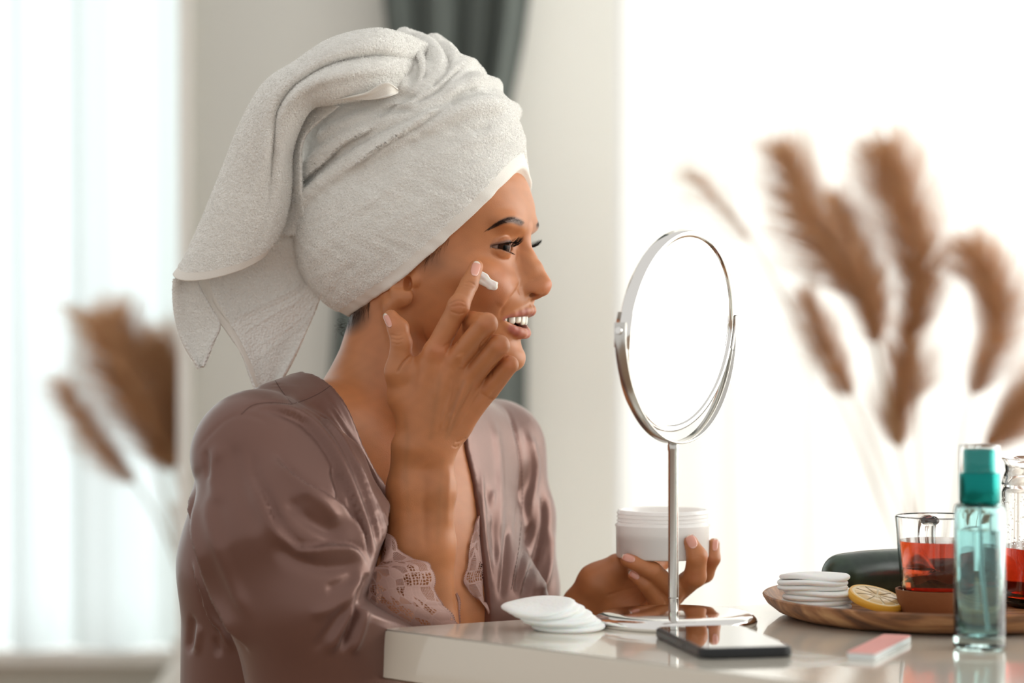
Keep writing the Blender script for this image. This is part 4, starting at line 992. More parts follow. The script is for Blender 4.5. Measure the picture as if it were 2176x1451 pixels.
# --- nails
m_nail = mat('nail', srgb(222, 158, 138), .18, 0, Coat_Weight=.6, Coat_Roughness=.08)
n_, l_n, b_ = nodes(m_nail); at = n_.new('ShaderNodeVertexColor'); at.layer_name = 'pigment'; l_n.new(at.outputs[0], b_.inputs['Base Color'])
def nail(f, c, ax, ln, wd, dmin=205):
    """c pixel centre, ax pixel direction to the tip, half sizes in px"""
    ax = np.array(ax, float); ax /= np.linalg.norm(ax); pv = np.array([-ax[1], ax[0]]); nu, nv = 14, 11
    u, v = np.meshgrid(np.linspace(-1, 1.12, nu), np.linspace(-1, 1, nv), indexing='ij')
    hw = wd*np.sqrt(np.clip(1-(np.clip(-u-.1, 0, 1)/.93)**2-(np.clip(u-.35, 0, 1)/.83)**2, .03, 1))
    px = c[0]+ax[0]*u*ln+pv[0]*v*hw; py = c[1]+ax[1]*u*ln+pv[1]*v*hw
    pc_ = cast(f, [c[0]], [c[1]], dmin); nc = norm_at(f, pc_)[0]
    w_ = cast(f, px.ravel(), py.ravel(), dmin, float(pc_[0, 1])+1.1); nn_ = norm_at(f, w_)
    w_ = w_+nn_*(.045*(1-(v.ravel()**2)*.5))[:, None]
    o = mesh('fingernail', w_, grid_faces(nu, nv), m_nail, body)
    if (vnormals(w_, grid_faces(nu, nv))@nc).mean() < 0: o.data.flip_normals()
    mo = o.modifiers.new('s', 'SOLIDIFY'); mo.thickness = .0003
    k = np.clip((u.ravel()-.8)/.12, 0, 1)[:, None]; luna = np.clip((-.72-u.ravel())/.15, 0, 1)[:, None]*.5
    col = np.array(srgb(222, 156, 136))*(1-k)+np.array(srgb(240, 226, 208))*k; col = col*(1-luna)+np.array(srgb(236, 196, 180))*luna
    setcol(o, 'pigment', col)
nail(f_rarm, (1010.5, 572), (.22, -1), 15, 9.5)
nail(f_rarm, (824, 682), (-.45, -1), 15, 6.5)
nail(f_larm, (1470, 1151), (-.42, -1), 15, 10.5, 216)
nail(f_larm, (1520, 1158), (.1, -1), 13, 6, 218)
nail(f_larm, (1336, 1186), (-1, -.32), 14, 8, 218)
nail(f_larm, (1348, 1222), (-.85, -.6), 12, 7, 218)
print('face bits', round(_time.time()-_T0, 1))
# ------------------------------------------------------------------ towel turban
towel = thing('head_towel', 'white terry towel wound around the head with its end hanging behind', 'towel', tuple(H(-3, 0, 5)))
m_terry = mat('terry_cloth', srgb(247, 246, 241), .95, 0, Sheen_Weight=.4, Sheen_Roughness=.6)
def terry_nodes(m, sc=420, st=.75):
    n, l, b = nodes(m); tc = n.new('ShaderNodeTexCoord'); v1 = n.new('ShaderNodeTexVoronoi'); v1.inputs['Scale'].default_value = sc; n1 = n.new('ShaderNodeTexNoise'); n1.inputs['Scale'].default_value = sc*.45; n1.inputs['Detail'].default_value = 4; n1.inputs['Distortion'].default_value = 1.5
    l.new(tc.outputs['Object'], v1.inputs['Vector']); l.new(tc.outputs['Object'], n1.inputs['Vector'])
    a = n.new('ShaderNodeMath'); a.operation = 'MULTIPLY_ADD'; a.inputs[1].default_value = 1.1; l.new(n1.outputs['Fac'], a.inputs[0]); l.new(v1.outputs['Distance'], a.inputs[2])
    bp = n.new('ShaderNodeBump'); bp.inputs['Strength'].default_value = st; bp.inputs['Distance'].default_value = .0016; bp.invert = False
    l.new(a.outputs[0], bp.inputs['Height']); l.new(bp.outputs[0], b.inputs['Normal'])
terry_nodes(m_terry)
m_hem = mat('woven_hem', srgb(238, 234, 226), .8); add_noise_bump(m_hem, 900, .35, .0006, 2)
UX = np.array([.77, 0, .637]); UZ = np.array([-.637, 0, .77]); RT = np.stack([UX, [0, 1, 0], UZ], 1)
hA = hp(1103, 366); hB = hp(736, 684)
def hemdist(q):
    """>0 above the hem plane (cm)"""
    dz = (hA[2]-hB[2])/(hA[0]-hB[0]); c = 1/math.sqrt(1+dz*dz)
    return (q[:, 2]-(hB[2]+(q[:, 0]-hB[0])*dz)+.30*(np.sqrt(q[:, 1]**2+2.25)-1.5)+.02*q[:, 1]**2)*c
def f_tbase(p):
    q = (p-HO.astype(f32))@HM
    d = ell(q, (-2.3, 0, 3.6), (11.75, 8.8, 9.8), RT)
    d = smin(d, ell(q, (-3.3, 0, 12.2), (9.1, 7.6, 7.1)), 3.5)
    d = smin(d, ell(q, (3.6, 0, 9.5), (4.6, 6.2, 5.4)), 2.5)
    d = smin(d, np.maximum(f_headloc(q, False, False)-.35, np.maximum(-(q[:, 2]+9.5), q[:, 2]-10.5)), 1.2)
    return d
def fold(pts, r, sink=.45, mirror=True, n=4):
    pp = cr(pts, n); w_ = cast(f_tbase, pp[:, 0], pp[:, 1], 205, 226); nn_ = norm_at(f_tbase, w_)
    c = w_-nn_*(r*sink)
    if mirror:
        l = (c-HO)@HM.astype(float); k = l[:, 1] > .3
        c = c[k]; l = l[k]
        lm = l[::-1].copy(); lm[:, 1] *= -1
        # near path runs from the front silhouette back: put the mirrored half before it
        c = np.vstack([(HO+lm@HM.T.astype(float)), c])
    return c
FOLDS = []
def addf(pts, r0, r1, **k):
    c = fold(pts, (r0+r1)/2, **k); FOLDS.append((c.astype(f32), np.linspace(r0, r1, len(c))))
addf([(1040, 222), (985, 232), (900, 268), (830, 300), (760, 338), (690, 385), (640, 430)], 1.15, .8, sink=.15)
addf([(1012, 172), (955, 200), (885, 236), (800, 268), (730, 300), (670, 345), (632, 400)], 1.1, .75, sink=.15)
addf([(1068, 285), (1000, 300), (930, 335), (850, 385), (770, 440)], 1.0, .5, sink=.85)
addf([(985, 120), (975, 150), (935, 185), (880, 222), (820, 240), (750, 262), (690, 290)], 1.0, .7, sink=.15)
addf([(700, 108), (760, 84), (830, 92), (885, 120), (900, 160), (885, 196)], 1.0, .75, sink=.2, mirror=False)
addf([(690, 140), (760, 118), (815, 124), (848, 150), (856, 186)], .85, .7, sink=.1, mirror=False)
addf([(860, 76), (915, 100), (933, 145), (908, 192)], .9, .7, sink=.2, mirror=False)
addf([(925, 88), (960, 120), (950, 165), (900, 208)], .9, .65, sink=.2, mirror=False)
def f_towel(p, pile=True):
    q = (p-HO.astype(f32))@HM
    d = f_tbase(p)
    for c, r in FOLDS:
        lo = c.min(0)-1.8; hi = c.max(0)+1.8; m = ((p > lo) & (p < hi)).all(1)
        if m.any():
            x = chain(p[m], c, r); d[m] = smin(d[m], x, .42)
    # tuck hollow behind the knot
    d = smax(d, -ell(p, P(800, 232, 216.0), (3.2, 1.1, .55), None), .5)
    hd_ = hemdist(q)
    d = smax(d, (-hd_).astype(f32), .16)
    return d
_t1 = _time.time()
lo, hi = boxH(-15.5, 11.5, -9.5, 9.5, -9, 22.5)
V, Q = extract(f_towel, lo, hi, .19)
N_ = vnormals(V, Q)
u2 = lambda *a: [(560+x/3.818, 40+y/3.818) for x, y in a]
V = sculpt(V, N_, [
    (u2((1500, 700), (1400, 768), (1250, 868), (1050, 988), (900, 1078), (760, 1180), (640, 1260)), 8, .6, 's'),
    (u2((940, 860), (820, 930), (700, 990), (600, 1060), (480, 1180), (350, 1290), (240, 1400)), 8, .7, 's'),
    (u2((1280, 600), (1100, 680), (1000, 760), (900, 790)), 4, -.35),
    (u2((1740, 560), (1640, 600), (1500, 690)), 7, -.35), (u2((1860, 880), (1780, 890), (1650, 900)), 6, -.2),
    (u2((1650, 370), (1560, 440), (1400, 590), (1200, 700)), 4, -.4), (u2((1460, 245), (1510, 340), (1480, 430), (1350, 560)), 4, -.38),
    (u2((1180, 130), (1300, 250), (1330, 400), (1280, 520)), 4, -.38), (u2((1000, 130), (1150, 220), (1230, 330), (1240, 450), (1200, 560)), 4, -.38),
    (u2((1000, 1300), (1150, 1180), (1350, 1040)), 16, .12), (u2((700, 1400), (900, 1300), (1100, 1150)), 18, -.12),
    ([(1086, 395), (985, 492), (890, 572), (800, 640), (752, 668)], 2.2, -.10),
    ([(640, 560), (700, 520), (800, 470)], 20, .12), ([(700, 640), (720, 600), (760, 560)], 12, -.12), ([(680, 560), (740, 500), (860, 420), (960, 370)], 22, -.10),
    ])
q = (V-HO)@HM.astype(float)
wr_ = .05*np.sin(q[:, 0]*2.1+np.sin(q[:, 2]*1.3)*2)*np.sin(q[:, 2]*1.9+q[:, 1])
V = V+N_*wr_[:, None]
hdv = hemdist(q)
turban = mesh('wound_wrap', V, Q, m_terry, towel)
turban.data.materials.append(m_hem)
fm_ = (hdv[Q].mean(1) < 1.12); turban.data.polygons.foreach_set('material_index', fm_.astype(np.int32))
pile_src = [(V, Q, ~fm_)]
print('towel', len(V), round(_time.time()-_t1, 1))
# --- hanging end: cloth sheets
def sheet(name, fn, nu, nv, m, parent, thick=.32):
    V = fn(nu, nv); f = grid_faces(nu, nv); N_ = vnormals(V, f)
    n = nu*nv; VV_ = np.vstack([V+N_*thick/2, V-N_*thick/2])
    i = np.arange(nu-1); j = np.arange(nv-1)
    def strip(a, b): return np.stack([a, b, b+n, a+n], 1)
    e = [strip(j+1, j), strip((nu-1)*nv+j, (nu-1)*nv+j+1), strip(i*nv, (i+1)*nv), strip((i+1)*nv+nv-1, i*nv+nv-1)]
    F_ = np.vstack([f, f[:, ::-1]+n]+e)
    return mesh(name, VV_, F_, m, parent), V, f, N_
tr = [((915, 100), (885, 190), 221.5, .3, 0), ((850, 74), (838, 198), 217.8, 1.5, 0), ((790, 66), (775, 206), 216.4, 2.2, 0), ((702, 88), (708, 216), 216.4, 2.8, 0), ((628, 136), (662, 226), 217.5, 3.0, 0),
      ((566, 178), (634, 268), 218.6, 3.0, 0), ((518, 258), (616, 328), 219.6, 2.8, 0), ((477, 360), (614, 398), 220.6, 2.6, 0), ((432, 470), (606, 452), 221.2, 2.4, 6), ((396, 548), (590, 496), 221.6, 2.2, 16), ((371, 584), (566, 530), 221.8, 2.0, 30)]
def tail_fn(nu, nv):
    A = np.array([[a[0][0], a[0][1], a[1][0], a[1][1], a[2], a[3], a[4]] for a in tr], float)
    R = cr_u(A, np.linspace(0, 1, nu)); out = []
    for k, r in enumerate(R):
        a = np.radians(np.linspace(205, -28, nv)); u = (1-np.cos(a))/2     # u 1 at outer edge
        x = r[2]+(r[0]-r[2])*u; y = r[3]+(r[1]-r[3])*u+r[6]*np.sin(np.clip(a, 0, np.pi))
        dpt = r[4]-r[5]*np.sin(a)
        t = k/(nu-1)
        # lengthwise soft folds
        fold_ = .35*np.exp(-((u-.38-.1*t)/.07)**2)*np.exp(-((t-.42)/.33)**2)-.95*np.exp(-((u-np.interp(t, [0, .3, .42, .52, .62, .8], [.62, .62, .60, .5, .32, .24]))/.075)**2)*np.clip(t*6, 0, 1)*np.interp(t, [0, .5, .7, .95], [1, 1, .5, .1])+.3*np.exp(-((u-.25)/.12)**2)*np.exp(-((t-.75)/.2)**2)
        dpt = dpt-fold_*1.3
        out.append(np.stack([(x-1088)/F*dpt, dpt, CAMZ-(y-725.5)/F*dpt], 1))
    return np.vstack(out)
o, V, f, N_ = sheet('hanging_end', tail_fn, 190, 90, m_terry, towel, .42)
tt_ = np.repeat(np.arange(190), 90)/189
pile_src.append((V, f, (tt_[f].mean(1) < .955)))
o.data.materials.append(m_hem); nf_ = len(f)
mi = np.zeros(len(o.data.polygons), np.int32); hm = (tt_[f].mean(1) > .96); mi[:nf_] = hm; mi[nf_:2*nf_] = hm; o.data.polygons.foreach_set('material_index', mi)
def rows_fn(rows, wav=.3, ph=0, dd=(0, 0)):
    A = np.array([[a[0][0], a[0][1], a[1][0], a[1][1], a[2], a[3] if len(a) > 3 else a[2]] for a in rows], float)
    def fn(nu, nv):
        R = cr_u(A, np.linspace(0, 1, nu)); out = []
        u = np.linspace(0, 1, nv)
        for k, r in enumerate(R):
            t = k/(nu-1)
            d = r[4]+(r[5]-r[4])*u-wav*np.sin(u*np.pi*1.6+ph+t*1.3)-wav*.4*np.sin(u*9+t*3+ph)
            x = r[0]+(r[2]-r[0])*u; y = r[1]+(r[3]-r[1])*u
            out.append(np.stack([(x-1088)/F*d, d, CAMZ-(y-725.5)/F*d], 1))
        return np.vstack(out)
    return fn
r2 = [((500, 500), (655, 420), 223.5), ((452, 548), (652, 500), 223.8), ((416, 590), (676, 560), 224, 225.5), ((424, 630), (689, 602), 224.2, 226), ((452, 668), (672, 656), 224.4, 226), ((482, 706), (650, 706), 224.5, 226), ((512, 752), (626, 758), 224.5, 225.6), ((540, 822), (594, 815), 224.5, 225), ((552, 850), (575, 850), 224.5, 225)]
fn2 = rows_fn(r2, .45, .5)
def fn2s(nu, nv):
    V = fn2(nu, nv); N_ = vnormals(V, grid_faces(nu, nv)); s_ = -1 if N_[:, 1].mean() > 0 else 1
    z3 = lambda *a: [(340+x/3.155, 380+y/3.155) for x, y in a]
    V2 = sculpt(V, N_*s_, [(z3((450, 960), (650, 860), (900, 730), (960, 640)), 1.6, .09), (z3((480, 1000), (680, 890), (920, 770), (1000, 650)), 1.6, -.07),
        (z3((520, 1060), (720, 930), (900, 830), (1000, 740)), 1.6, .09), (z3((580, 1160), (760, 1060), (960, 920), (1080, 760)), 1.6, .09), (z3((620, 1220), (800, 1100), (980, 960), (1080, 820)), 1.6, .07),
        (z3((230, 650), (330, 850), (470, 1020), (600, 1290)), 1.5, .05), (z3((280, 650), (370, 850), (510, 1040), (650, 1330)), 1.8, -.12)], front=False)
    return V2
o2, V, f, N_ = sheet('back_layer', fn2s, 170, 90, m_terry, towel, .36)
uu_ = np.tile(np.arange(90), 170)/89
hm = uu_[f].mean(1) < .115
o2.data.materials.append(m_hem); mi = np.zeros(len(o2.data.polygons), np.int32); mi[:len(f)] = hm; mi[len(f):2*len(f)] = hm; o2.data.polygons.foreach_set('material_index', mi)
# plain woven border bands carry no pile
PXv = proj(V); ba = np.array([(480, 690), (690, 590)], float); bb_ = np.array([(535, 770), (690, 640)], float)
s1 = pline(PXv, ba)[1]; s2 = pline(PXv, bb_)[1]; inb = (s1 > 0) & (s2 < 0)
pile_src.append((V, f, ~hm & ~inb[f].all(1)))
r3 = [((369, 592), (418, 588), 222.5), ((366, 620), (424, 610), 222.6), ((369, 660), (446, 650), 222.8), ((379, 704), (467, 690), 223), ((396, 742), (455, 722), 223), ((415, 770), (440, 758), 223), ((423, 783), (431, 778), 223)]
o3, V, f, N_ = sheet('corner_flap', rows_fn(r3, .35, 1.2), 60, 34, m_terry, towel, .3)
pile_src.append((V, f, np.ones(len(f), bool)))
ri = [((650, 190), (720, 225), 219.5, 217.5), ((596, 280), (648, 290), 222.3, 219.5), ((585, 360), (640, 370), 222.8, 220), ((588, 430), (645, 440), 223.2, 221), ((596, 500), (660, 500), 223.6, 222)]
o5, V, f, N_ = sheet('inner_fold', rows_fn(ri, .25, .8), 60, 24, m_terry, towel, .3)
pile_src.append((V, f, np.ones(len(f), bool)))
# smooth tucked corner of the border
r4 = [((706, 214), (722, 212), 213.8), ((745, 205), (750, 211.5), 213.2), ((780, 196), (788, 212), 212.9), ((806, 180), (815, 208), 212.6), ((826, 176), (832, 203), 212.7), ((846, 190), (846, 197), 213.6)]
r4 = [(a, b, d+1.6) for a, b, d in r4]
o4, V, f, N_ = sheet('tucked_hem', rows_fn(r4, .25, .2), 40, 14, m_hem, towel, .12)
# --- pile: short looped threads standing on the cloth
def pile(srcs, dens, name, parent):
    r = np.random.default_rng(9); P0 = []; NN = []
    for V, f, keep in srcs:
        ff = f[keep]; a, b, c, d = (V[ff[:, k]] for k in range(4))
        nr = np.cross(c-a, d-b); ar = .5*np.linalg.norm(nr, axis=1)
        ctr_ = (a+c)/2; vw = ctr_-np.array([0, 0, CAMZ]); vw /= np.linalg.norm(vw, axis=1)[:, None]
        nr = nr/(2*ar[:, None]+1e-9)
        n = r.poisson(ar*dens); idx = np.repeat(np.arange(len(ff)), n)
        u = r.uniform(size=(len(idx), 1)); v = r.uniform(size=(len(idx), 1))
        p = (a[idx]*(1-u)+b[idx]*u)*(1-v)+(d[idx]*(1-u)+c[idx]*u)*v
        P0.append(p); NN.append(nr[idx])
    P0 = np.vstack(P0); NN = np.vstack(NN); n = len(P0)
    if True:
        # sheets have two faces; their pile stands on both
        pass
    rd = r.normal(size=(n, 3)); rd -= NN*(rd*NN).sum(1)[:, None]; rd /= np.linalg.norm(rd, axis=1)[:, None]
    sd = np.cross(NN, rd); h = r.uniform(.06, .13, n)[:, None]; w_ = .018
    a = P0+NN*.0; K = [(0, 0, 1), (.55, .03, 1), (.95, .07, .8), (.75, .13, .4)]
    V = np.stack([np.stack([a+NN*h*k[0]+rd*k[1]+s*sd*w_*k[2] for s in (-1, 1)], 1) for k in K], 1)
    base = np.arange(n)[:, None, None]*8+np.arange(3)[None, :, None]*2
    f = (base+np.array([0, 1, 3, 2])[None, None]).reshape(-1, 4)
    o = mesh(name, V.reshape(-1, 3), f, m_pile, parent); o['kind'] = 'stuff'
    return n
m_pile = mat('terry_pile', srgb(250, 249, 245), .9)
srcs = []
for k, (V, f, keep) in enumerate(pile_src):
    V = np.asarray(V, float)
    if k == 0: srcs.append((V, f, keep))
    else:
        N_ = vnormals(V, f); t = .21 if k == 1 else .17
        srcs.append((V+N_*t, f, keep)); srcs.append((V-N_*t, f[:, ::-1], keep))
print('pile', pile(srcs, 120, 'terry_pile', towel), round(_time.time()-_t1, 1))
# ------------------------------------------------------------------ satin robe with lace cuffs
_t2 = _time.time()
def f_rt(p):
    d = ell(p, NB+np.array([.2, 0, -18.5]), (15.8, 9.9, 20), TR_)
    for s in (-1, 1): d = smin(d, ell(p, NB+SD*s*6.6+FD*7.6+[0, 0, -20], (5.6, 4.5, 6.2), TR_), 3)
    # shoulders to neck
    d = smin(d, chain(p, W_((600, 908, 214.5), (690, 882, 219), (770, 868, 224)), [4.2, 4.5, 4.6], 1), 2.5)
    # back, falling loose
    d = smin(d, chain(p, W_((560, 1000, 219), (540, 1200, 221), (545, 1520, 223)), [6.0, 6.6, 7.0], 2), 2.5)
    # far shoulder and sleeve
    far = chain(p, W_((1052, 962, 239), (1078, 1100, 238.5), (1090, 1250, 237), (1085, 1500, 236)), [4.4, 4.6, 4.4, 5.2], 1)
    d = smin(d, far, 1.6)
    d = smin(d, cone(p, P(900, 900, 231), P(1052, 950, 239), 3.6, 4.2), 3)
    return d
def f_robe0(p):
    d = f_rt(p)
    # near shoulder and the full sleeve
    sl = chain(p, W_((532, 968, 209.5), (600, 1120, 208.6), (665, 1270, 208.8), (690, 1430, 210), (690, 1560, 212)), [5.2, 6.6, 7.1, 6.4, 6.0], 2)
    sl = smin(sl, chain(p, W_((560, 930, 210), (680, 1010, 210.5), (760, 1130, 211), (800, 1230, 211.8)), [3.6, 3.6, 3.2, 2.2], 2), 2.6)
    sl = smin(sl, chain(p, W_((690, 1330, 209.5), (770, 1270, 211), (838, 1248, 212.6)), [6.0, 4.6, 3.9], 1.5), 2.0)
    sl = smin(sl, chain(p, W_((720, 1400, 209.5), (775, 1440, 212.8), (780, 1560, 213.5)), [5.0, 3.4, 4.0], 1.5), 1.5)
    d = smin(d, sl, 1.0)
    return d
f_core = lambda p: smin(f_neck(p), f_torso(p), 3.0)
# lapel planes: through the neckline as seen, and running out along the facing direction
def lap_plane(a, b, s):
    n = np.cross(b-a, FD*1.0+[0, 0, .05]); n /= np.linalg.norm(n)
    return a, n*s
f_lt = lambda p: smin(f_rt(p), f_core(p)-.35, .6)
A1, B1 = cast(f_lt, [708, 826], [819, 1034], 209, 236)
A2, B2 = cast(f_lt, [990, 1044], [910, 1315], 209, 236)
print('lapels', A1, B1, A2, B2)
pa = lap_plane(A1, B1, 1); pb = lap_plane(A2, B2, 1)
mid = P(900, 1050, 224)
if (mid-pa[0])@pa[1] < 0: pa = (pa[0], -pa[1])
if (mid-pb[0])@pb[1] < 0: pb = (pb[0], -pb[1])
def f_open(p):
    """negative inside the neckline opening"""
    a = -((p-pa[0].astype(f32))@pa[1].astype(f32)); b = -((p-pb[0].astype(f32))@pb[1].astype(f32))
    bk = -((p-(NB).astype(f32))@FD.astype(f32))-4.5
    return np.maximum(smax(a, b, .5), bk)
def f_robe(p):
    d = f_robe0(p)
    core = f_core(p)
    d = smin(d, core-.35, .6)
    # neck opening all round: above the collar line
    c = P(792, 838, 222); nrm = np.array([.30, -.22, .92]); nrm /= np.linalg.norm(nrm)
    up_ = (p-P(700, 775, 223).astype(f32))@nrm.astype(f32)
    neck = cone(p, H(-3.1, 0, -10.5), NB+[0, 0, 2], 5.6, 6.3)
    op = f_open(p)
    d = smax(d, -op, .25)
    d = smax(d, -(neck-.1), .2)
    d = smax(d, -(core+.15), .2)
    # cuff end of the near sleeve
    cu = (p-P(792, 1225, 212).astype(f32))@np.array([.97, .0, -.25], f32)
    w_ = (p-P(770, 1262, 212).astype(f32))@np.array([.5, .0, .866], f32)
    m = (p[:, 1] < 217.5) & (p[:, 0] > P(700, 0, 212)[0])
    d[m] = smax(d[m], smin(cu[m], w_[m], .5), .2)
    return d
def f_armc(p): return chain(p, W_((898, 1000, 213.6), (890, 1160, 214.4), (895, 1330, 215.4)), [2.3, 2.6, 3.2])
V, Q = extract(f_robe, (-31.5, 196, P(0, 1500, 212)[2]), (7.5, 247, P(0, 735, 215)[2]), .25)
N_ = vnormals(V, Q)
r5 = lambda *a: [(380+x/2.041, 740+y/2.041) for x, y in a]
u6 = lambda *a: [(397+x/2.402, 788+y/2.402) for x, y in a]
RC = [
    # yoke and shoulder seams
    (u6((40, 420), (120, 320), (200, 250), (280, 222), (360, 235), (460, 290)), 1.8, -0.175), (u6((275, 222), (330, 175), (420, 160), (535, 172)), 1.8, -0.319, 's'), (u6((450, 45), (490, 110), (540, 172)), 1.8, -0.250),
    (u6((540, 170), (640, 135), (738, 72)), 1.5, -0.150),
    # drapes running from the shoulder to the cuff; each a rounded ridge with an undercut side
    (u6((985, 985), (930, 900), (862, 720), (800, 560), (720, 400), (600, 265), (450, 200), (330, 190)), 8, 0.899, 's'),
    (u6((1000, 960), (950, 830), (900, 660), (840, 500), (760, 350), (660, 250), (560, 200)), 6, 0.609, 's'),
    (u6((1005, 940), (975, 820), (930, 690), (880, 560), (810, 430)), 3.5, 0.377, 's'), (u6((1012, 900), (990, 800), (955, 700), (915, 610)), 2.6, 0.290, 's'), (u6((1020, 860), (1005, 780), (975, 700)), 2, 0.217, 's'),
    (u6((740, 480), (780, 600), (800, 680), (850, 780)), 6, -0.688),
    # upper rim of the billow
    (u6((440, 400), (500, 490), (590, 575), (700, 630), (800, 700), (865, 800), (920, 920), (950, 980)), 8, 1.087, 's'),
    (u6((330, 500), (400, 640), (450, 760), (520, 860), (600, 905), (720, 888), (830, 902), (900, 955), (935, 1020)), 9, 0.943, 's'),
    (u6((330, 380), (350, 520), (420, 680), (500, 820)), 9, -0.375), (u6((440, 850), (560, 960), (700, 1000), (830, 990), (900, 1000)), 16, -0.562),
    (u6((500, 640), (600, 740), (700, 800), (800, 850)), 16, -0.500), (u6((560, 600), (680, 680), (780, 780)), 9, 0.375),
    (u6((860, 1160), (900, 1100), (930, 1040)), 6, -0.750), (u6((620, 1250), (760, 1200), (860, 1120), (915, 1040)), 12, 0.438), (u6((700, 1120), (800, 1080), (880, 1030)), 10, -0.375),
    # lower edge of the sleeve over the back
    (u6((325, 1451), (240, 1290), (150, 1080), (80, 860), (35, 680), (20, 560)), 7, 1.450, 's'), (u6((110, 600), (150, 820), (230, 1040), (340, 1290)), 12, 0.375),
    (u6((230, 1451), (170, 1340), (110, 1240), (60, 1080), (20, 960)), 5, 0.797, 's'), (u6((30, 1240), (20, 1340), (10, 1440)), 6, -0.438), (u6((70, 1300), (50, 1440)), 6, 0.312), (u6((150, 1360), (160, 1450)), 5, -0.375),
    # hanging cloth below the cuff
    (u6((780, 1440), (840, 1300), (900, 1160), (925, 1060)), 6, -1.000), (u6((840, 1450), (890, 1330), (920, 1200)), 6, 0.500), (u6((720, 1440), (790, 1320), (860, 1180)), 9, 0.500), (u6((640, 1440), (740, 1300), (820, 1180)), 9, -0.312),
    (u6((180, 360), (140, 520), (170, 700)), 14, 0.350), (u6((230, 330), (280, 600), (380, 850)), 16, -0.250), (u6((90, 400), (100, 420), (120, 560)), 6, -0.250),
    # near lapel band
    (u6((690, 100), (790, 260), (880, 400), (950, 520), (1010, 680)), 4, 0.188),
    # far side
    (u6((1600, 160), (1650, 230), (1690, 360), (1705, 520), (1690, 700), (1660, 900)), 2.2, -0.275), (u6((1560, 230), (1590, 420), (1600, 640), (1590, 900)), 8, 0.250), (u6((1740, 300), (1780, 500), (1740, 760)), 7, 0.375),
    (u6((1815, 600), (1830, 760), (1790, 940), (1740, 1090), (1700, 1180)), 6, -0.750), (u6((1860, 800), (1850, 1000), (1800, 1150)), 7, 0.375), (u6((1760, 760), (1710, 980), (1680, 1150)), 5, -0.500), (u6((1520, 560), (1560, 760), (1580, 1000)), 6, -0.250),
    (u6((1640, 760), (1620, 980), (1600, 1180)), 5, -0.312), (u6((1500, 480), (1520, 800), (1560, 1100)), 4, 0.225), (u6((1580, 600), (1560, 640), (1550, 800)), 5, 0.188)]
N_ = vnormals(smooth_v(V, Q, 14, .6), Q)
V = sculpt(V, N_, RC, front=True)
V = smooth_v(V, Q, 3, .5)
m_satin = mat('satin', srgb(116, 83, 73), .34, .35, Sheen_Weight=.15, Specular_IOR_Level=.5, Anisotropic=.3)
n_, l_n, b_ = nodes(m_satin)
tc = n_.new('ShaderNodeTexCoord'); t1 = n_.new('ShaderNodeTexNoise'); t1.inputs['Scale'].default_value = 24; t1.inputs['Detail'].default_value = 2; t1.inputs['Distortion'].default_value = .6
mp_ = n_.new('ShaderNodeMapping'); mp_.inputs['Scale'].default_value = (1, 1, .35); mp_.inputs['Rotation'].default_value = (0, .5, 0)
l_n.new(tc.outputs['Object'], mp_.inputs[0]); l_n.new(mp_.outputs[0], t1.inputs['Vector']); bp = n_.new('ShaderNodeBump'); bp.inputs['Strength'].default_value = .12; bp.inputs['Distance'].default_value = .005; l_n.new(t1.outputs['Fac'], bp.inputs['Height']); l_n.new(bp.outputs[0], b_.inputs['Normal'])
robe = mesh('satin_robe', V, Q, m_satin, person); robe['label'] = 'dusty mauve satin robe'
print('robe', len(V), round(_time.time()-_t2, 1))
# stitched seams: thin dark thread laid in the seam valleys
m_thr = mat('seam_thread', srgb(74, 52, 48), .8)
import mathutils
from mathutils.bvhtree import BVHTree
tri = np.vstack([Q[:, [0, 1, 2]], Q[:, [0, 2, 3]]])
bvh = BVHTree.FromPolygons([tuple(x) for x in V.tolist()], [tuple(x) for x in tri.tolist()])
def hit(px, py, off=.03, tree=None):
    d = mathutils.Vector(((px-1088)/F, 1, -(py-725.5)/F)); l, nr, _, _ = (tree or bvh).ray_cast(mathutils.Vector((0, 0, CAMZ)), d)
    if l is None: return None
    nr = np.array(nr); nr = nr if nr[1] < 0 else -nr
    return np.array(l)+nr*off
sb_ = Bag()
for pts in (r5((490, 243), (545, 225), (600, 200), (640, 175), (664, 157)), r5((270, 287), (320, 247), (400, 235), (490, 243)), r5((418, 140), (450, 190), (492, 243)), r5((664, 157), (650, 100), (655, 70), (675, 50)), r5((1440, 320), (1478, 460), (1490, 640), (1475, 860), (1440, 1050))):
    q_ = cr(pts, 10); w_ = [hit(a, b, .015) for a, b in q_]; w_ = [x for x in w_ if x is not None]
    for i in range(0, len(w_)-1):
        if np.linalg.norm(w_[i+1]-w_[i]) > 1.2: continue
        v, f = tube_mesh(np.array([w_[i]*.85+w_[i+1]*.15, w_[i]*.15+w_[i+1]*.85]), .022, 5); sb_.add(v, f)
o = sb_.build('seam_stitching', m_thr, robe); o['kind'] = 'stuff'
# --- lace
m_lace = bpy.data.materials.new('lace'); m_lace.use_nodes = True
n_, l_n = m_lace.node_tree.nodes, m_lace.node_tree.links; b_ = n_['Principled BSDF']; b_.inputs['Base Color'].default_value = (*srgb(184, 148, 138), 1); b_.inputs['Roughness'].default_value = .6
uv = n_.new('ShaderNodeAttribute'); uv.attribute_name = 'st'
def vor(scale, feat='DISTANCE_TO_EDGE', rnd=1.):
    v = n_.new('ShaderNodeTexVoronoi'); v.feature = feat; v.inputs['Scale'].default_value = scale; v.inputs['Randomness'].default_value = rnd; l_n.new(uv.outputs['Vector'], v.inputs['Vector']); return v
def mth(op, a, b_=None, c=None):
    m = n_.new('ShaderNodeMath'); m.operation = op
    for i, x in enumerate((a, b_, c)):
        if x is None: continue
        if isinstance(x, (int, float)): m.inputs[i].default_value = x
        else: l_n.new(x, m.inputs[i])
    return m.outputs[0]
